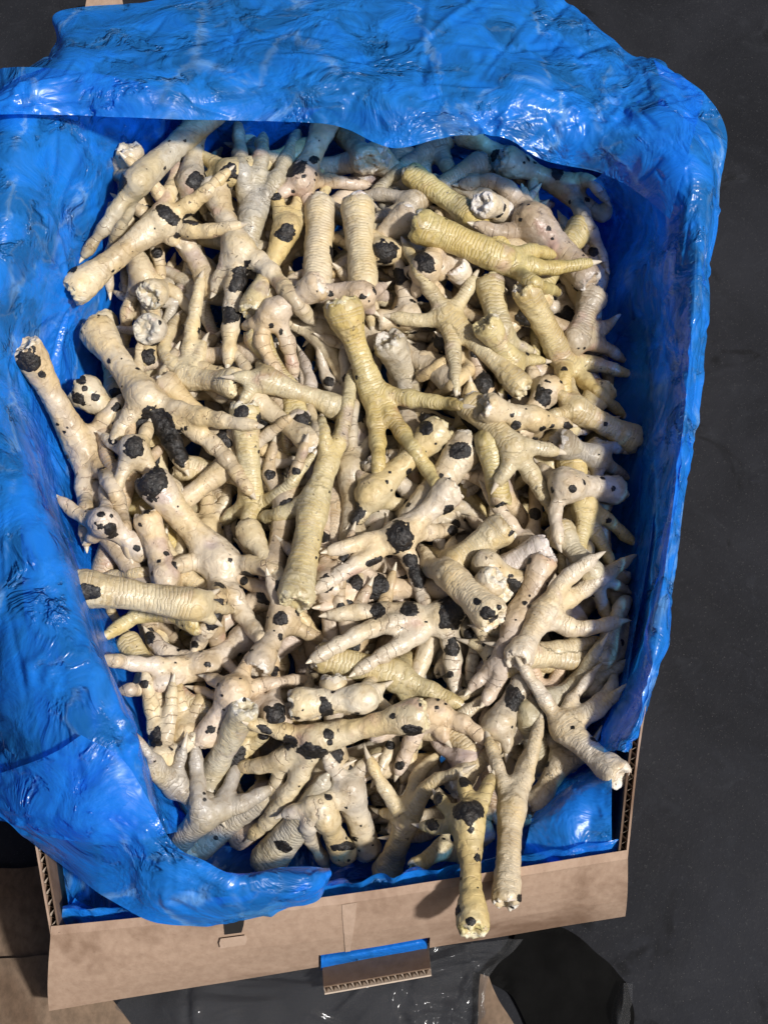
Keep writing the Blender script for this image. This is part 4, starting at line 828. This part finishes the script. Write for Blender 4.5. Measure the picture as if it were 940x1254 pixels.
LANDMARK = [((445, 440), 'the central yellow scaly foot'), ((385, 620), 'the upright thick yellow shank'), ((180, 490), 'the double-scabbed foot'), ((250, 660), 'the black-capped foot'),
 ((570, 295), 'the big yellow upper-right foot'), ((690, 430), 'the three-toed right shank'), ((540, 755), 'the four finger-like toes'), ((450, 890), 'the patched yellow lower foot'),
 ((690, 890), 'the pale open foot'), ((250, 990), 'the greyish front-left foot'), ((190, 275), 'the foot on the bag edge'), ((330, 330), 'the square-scabbed foot'), ((620, 530), 'the right-pointing pale toes'),
 ((700, 740), 'the two long right-pointing toes'), ((575, 1000), 'the hanging foot'), ((110, 540), 'the leftmost foot'), ((170, 730), 'the horizontal spotted stump'), ((500, 200), 'the middle of the top flap'), ((650, 210), 'the right of the top flap')]
CW = {'c': 'cream', 'g': 'grey', 'b': 'brownish', 'p': 'pale', 'k': 'pinkish', 'y': 'yellow', 'w': 'whitish'}
todo = []
for i_, f in enumerate(FEET):
    lab, grp = f['label'], 'chicken feet on the pile'
    if i_ < NBURIED:
        if visible_share(f) < .03: continue
        c = (f['P']+f['E'])/2; (lx, ly), nm_ = min(LANDMARK, key=lambda q: (q[0][0]-c[0])**2+(q[0][1]-c[1])**2); dx, dy = c[0]-lx, c[1]-ly
        wh = ('right of' if dx > 0 else 'left of') if abs(dx) > abs(dy) else ('below' if dy > 0 else 'above')
        if math.hypot(dx, dy) < 38: wh = 'under'
        lab = 'buried %s %s foot glimpsed in gaps %s %s' % (CW[f['tint']], 'sole-up' if f['side'] == 'p' else 'scaly-side-up', wh, nm_); grp = 'feet mostly buried in the pile'
    todo.append([lab, grp, f])
for lab0 in {t[0] for t in todo}:            # tell look-alikes apart by height in the pile picture
    same = sorted([t for t in todo if t[0] == lab0], key=lambda t: t[2]['P'][1]+t[2]['E'][1])
    if len(same) == 1: continue
    for n_, t in enumerate(same): t[0] = ('upper ' if n_ == 0 else 'lower ' if n_ == len(same)-1 else 'middle ')+lab0
for lab, grp, f in todo: build_foot('chicken_foot', lab, grp, *f['args'])
print('FEET', len(FEET), NBURIED)
# folds of the bag that lie over the feet
def lift_over(ctrl, gap=.006):               # keep a fold above whatever lies under it
    out = []
    for row in ctrl:
        r = []
        for (u, v, z) in row:
            x0, x1 = int((u-14+OX)/GS), int((u+14+OX)/GS)+1; y0, y1 = int((v-14+OX)/GS), int((v+14+OX)/GS)+1
            blk_ = DM[max(0, y0):max(1, y1), max(0, x0):max(1, x1)]
            if blk_.size:
                p = at_d(u, v, blk_.min()); z = max(z, min(p[2]+gap, z+.035))
            r.append((u, v, z))
        out.append(r)
    return out
front_ctrl = [[(-60, 960, .09), (-10, 950, .16), (60, 925, .195), (100, 900, .19)],
 [(0, 1003, .12), (40, 985, .17), (105, 950, .20), (150, 930, .195)], [(60, 1047, .135), (95, 1020, .17), (140, 990, .20), (186, 986, .195)],
 [(120, 1092, .14), (145, 1060, .17), (185, 1030, .195), (214, 1034, .19)], [(190, 1131, .142), (200, 1098, .17), (228, 1060, .19), (256, 1059, .185)],
 [(275, 1129, .142), (270, 1105, .168), (280, 1082, .18), (294, 1077, .175)], [(345, 1118, .142), (338, 1098, .165), (335, 1075, .17), (338, 1066, .165)],
 [(388, 1106, .140), (385, 1090, .16), (382, 1070, .165), (382, 1060, .155)], [(402, 1078, .13), (404, 1074, .145), (404, 1068, .15), (404, 1062, .14)]]
bagfilm('folded_flap', lift_over(front_ctrl), 330, 130, amp=.8, seed=63)
top_ctrl = [[(-90, 190, .10), (-80, 165, .17), (-70, 150, .20), (-65, 138, .195), (-64, 134, .18)],
 [(-2, 108, .11), (0, 118, .18), (5, 128, .205), (5, 139, .205), (6, 134, .19)], [(68, 56, .11), (74, 84, .19), (82, 112, .215), (88, 141, .21), (90, 136, .195)],
 [(73, 14, .09), (118, 58, .19), (140, 104, .225), (152, 144, .215), (153, 138, .20)], [(200, -4, .08), (210, 48, .19), (220, 100, .23), (226, 147, .215), (227, 140, .2)],
 [(310, -40, .06), (318, 40, .19), (320, 95, .235), (322, 147, .22), (322, 139, .2)], [(420, -55, .06), (430, 38, .19), (425, 105, .235), (412, 154, .215), (410, 146, .2)],
 [(530, -48, .06), (522, 40, .19), (498, 120, .23), (480, 181, .21), (478, 172, .19)], [(625, -25, .06), (604, 42, .19), (580, 110, .225), (558, 166, .21), (555, 158, .19)],
 [(692, 0, .06), (672, 58, .185), (648, 115, .215), (618, 170, .20), (614, 163, .18)], [(746, 44, .06), (730, 88, .18), (702, 140, .205), (668, 197, .185), (664, 190, .17)],
 [(772, 68, .06), (766, 108, .18), (750, 158, .20), (732, 211, .17), (727, 206, .15)], [(810, 74, .06), (806, 120, .17), (800, 170, .195), (776, 232, .16), (770, 230, .13)],
 [(862, 116, .06), (850, 160, .17), (838, 205, .19), (818, 268, .155), (806, 270, .13)]]
top_ctrl = [[(u, v, (max(z, .160), max(z, .182), min(z, .212), min(z, .200))[j]) for j, (u, v, z) in enumerate(row[:4])] for row in top_ctrl]
bagfilm('folded_flap', lift_over(top_ctrl), 450, 170, amp=.95, seed=67)
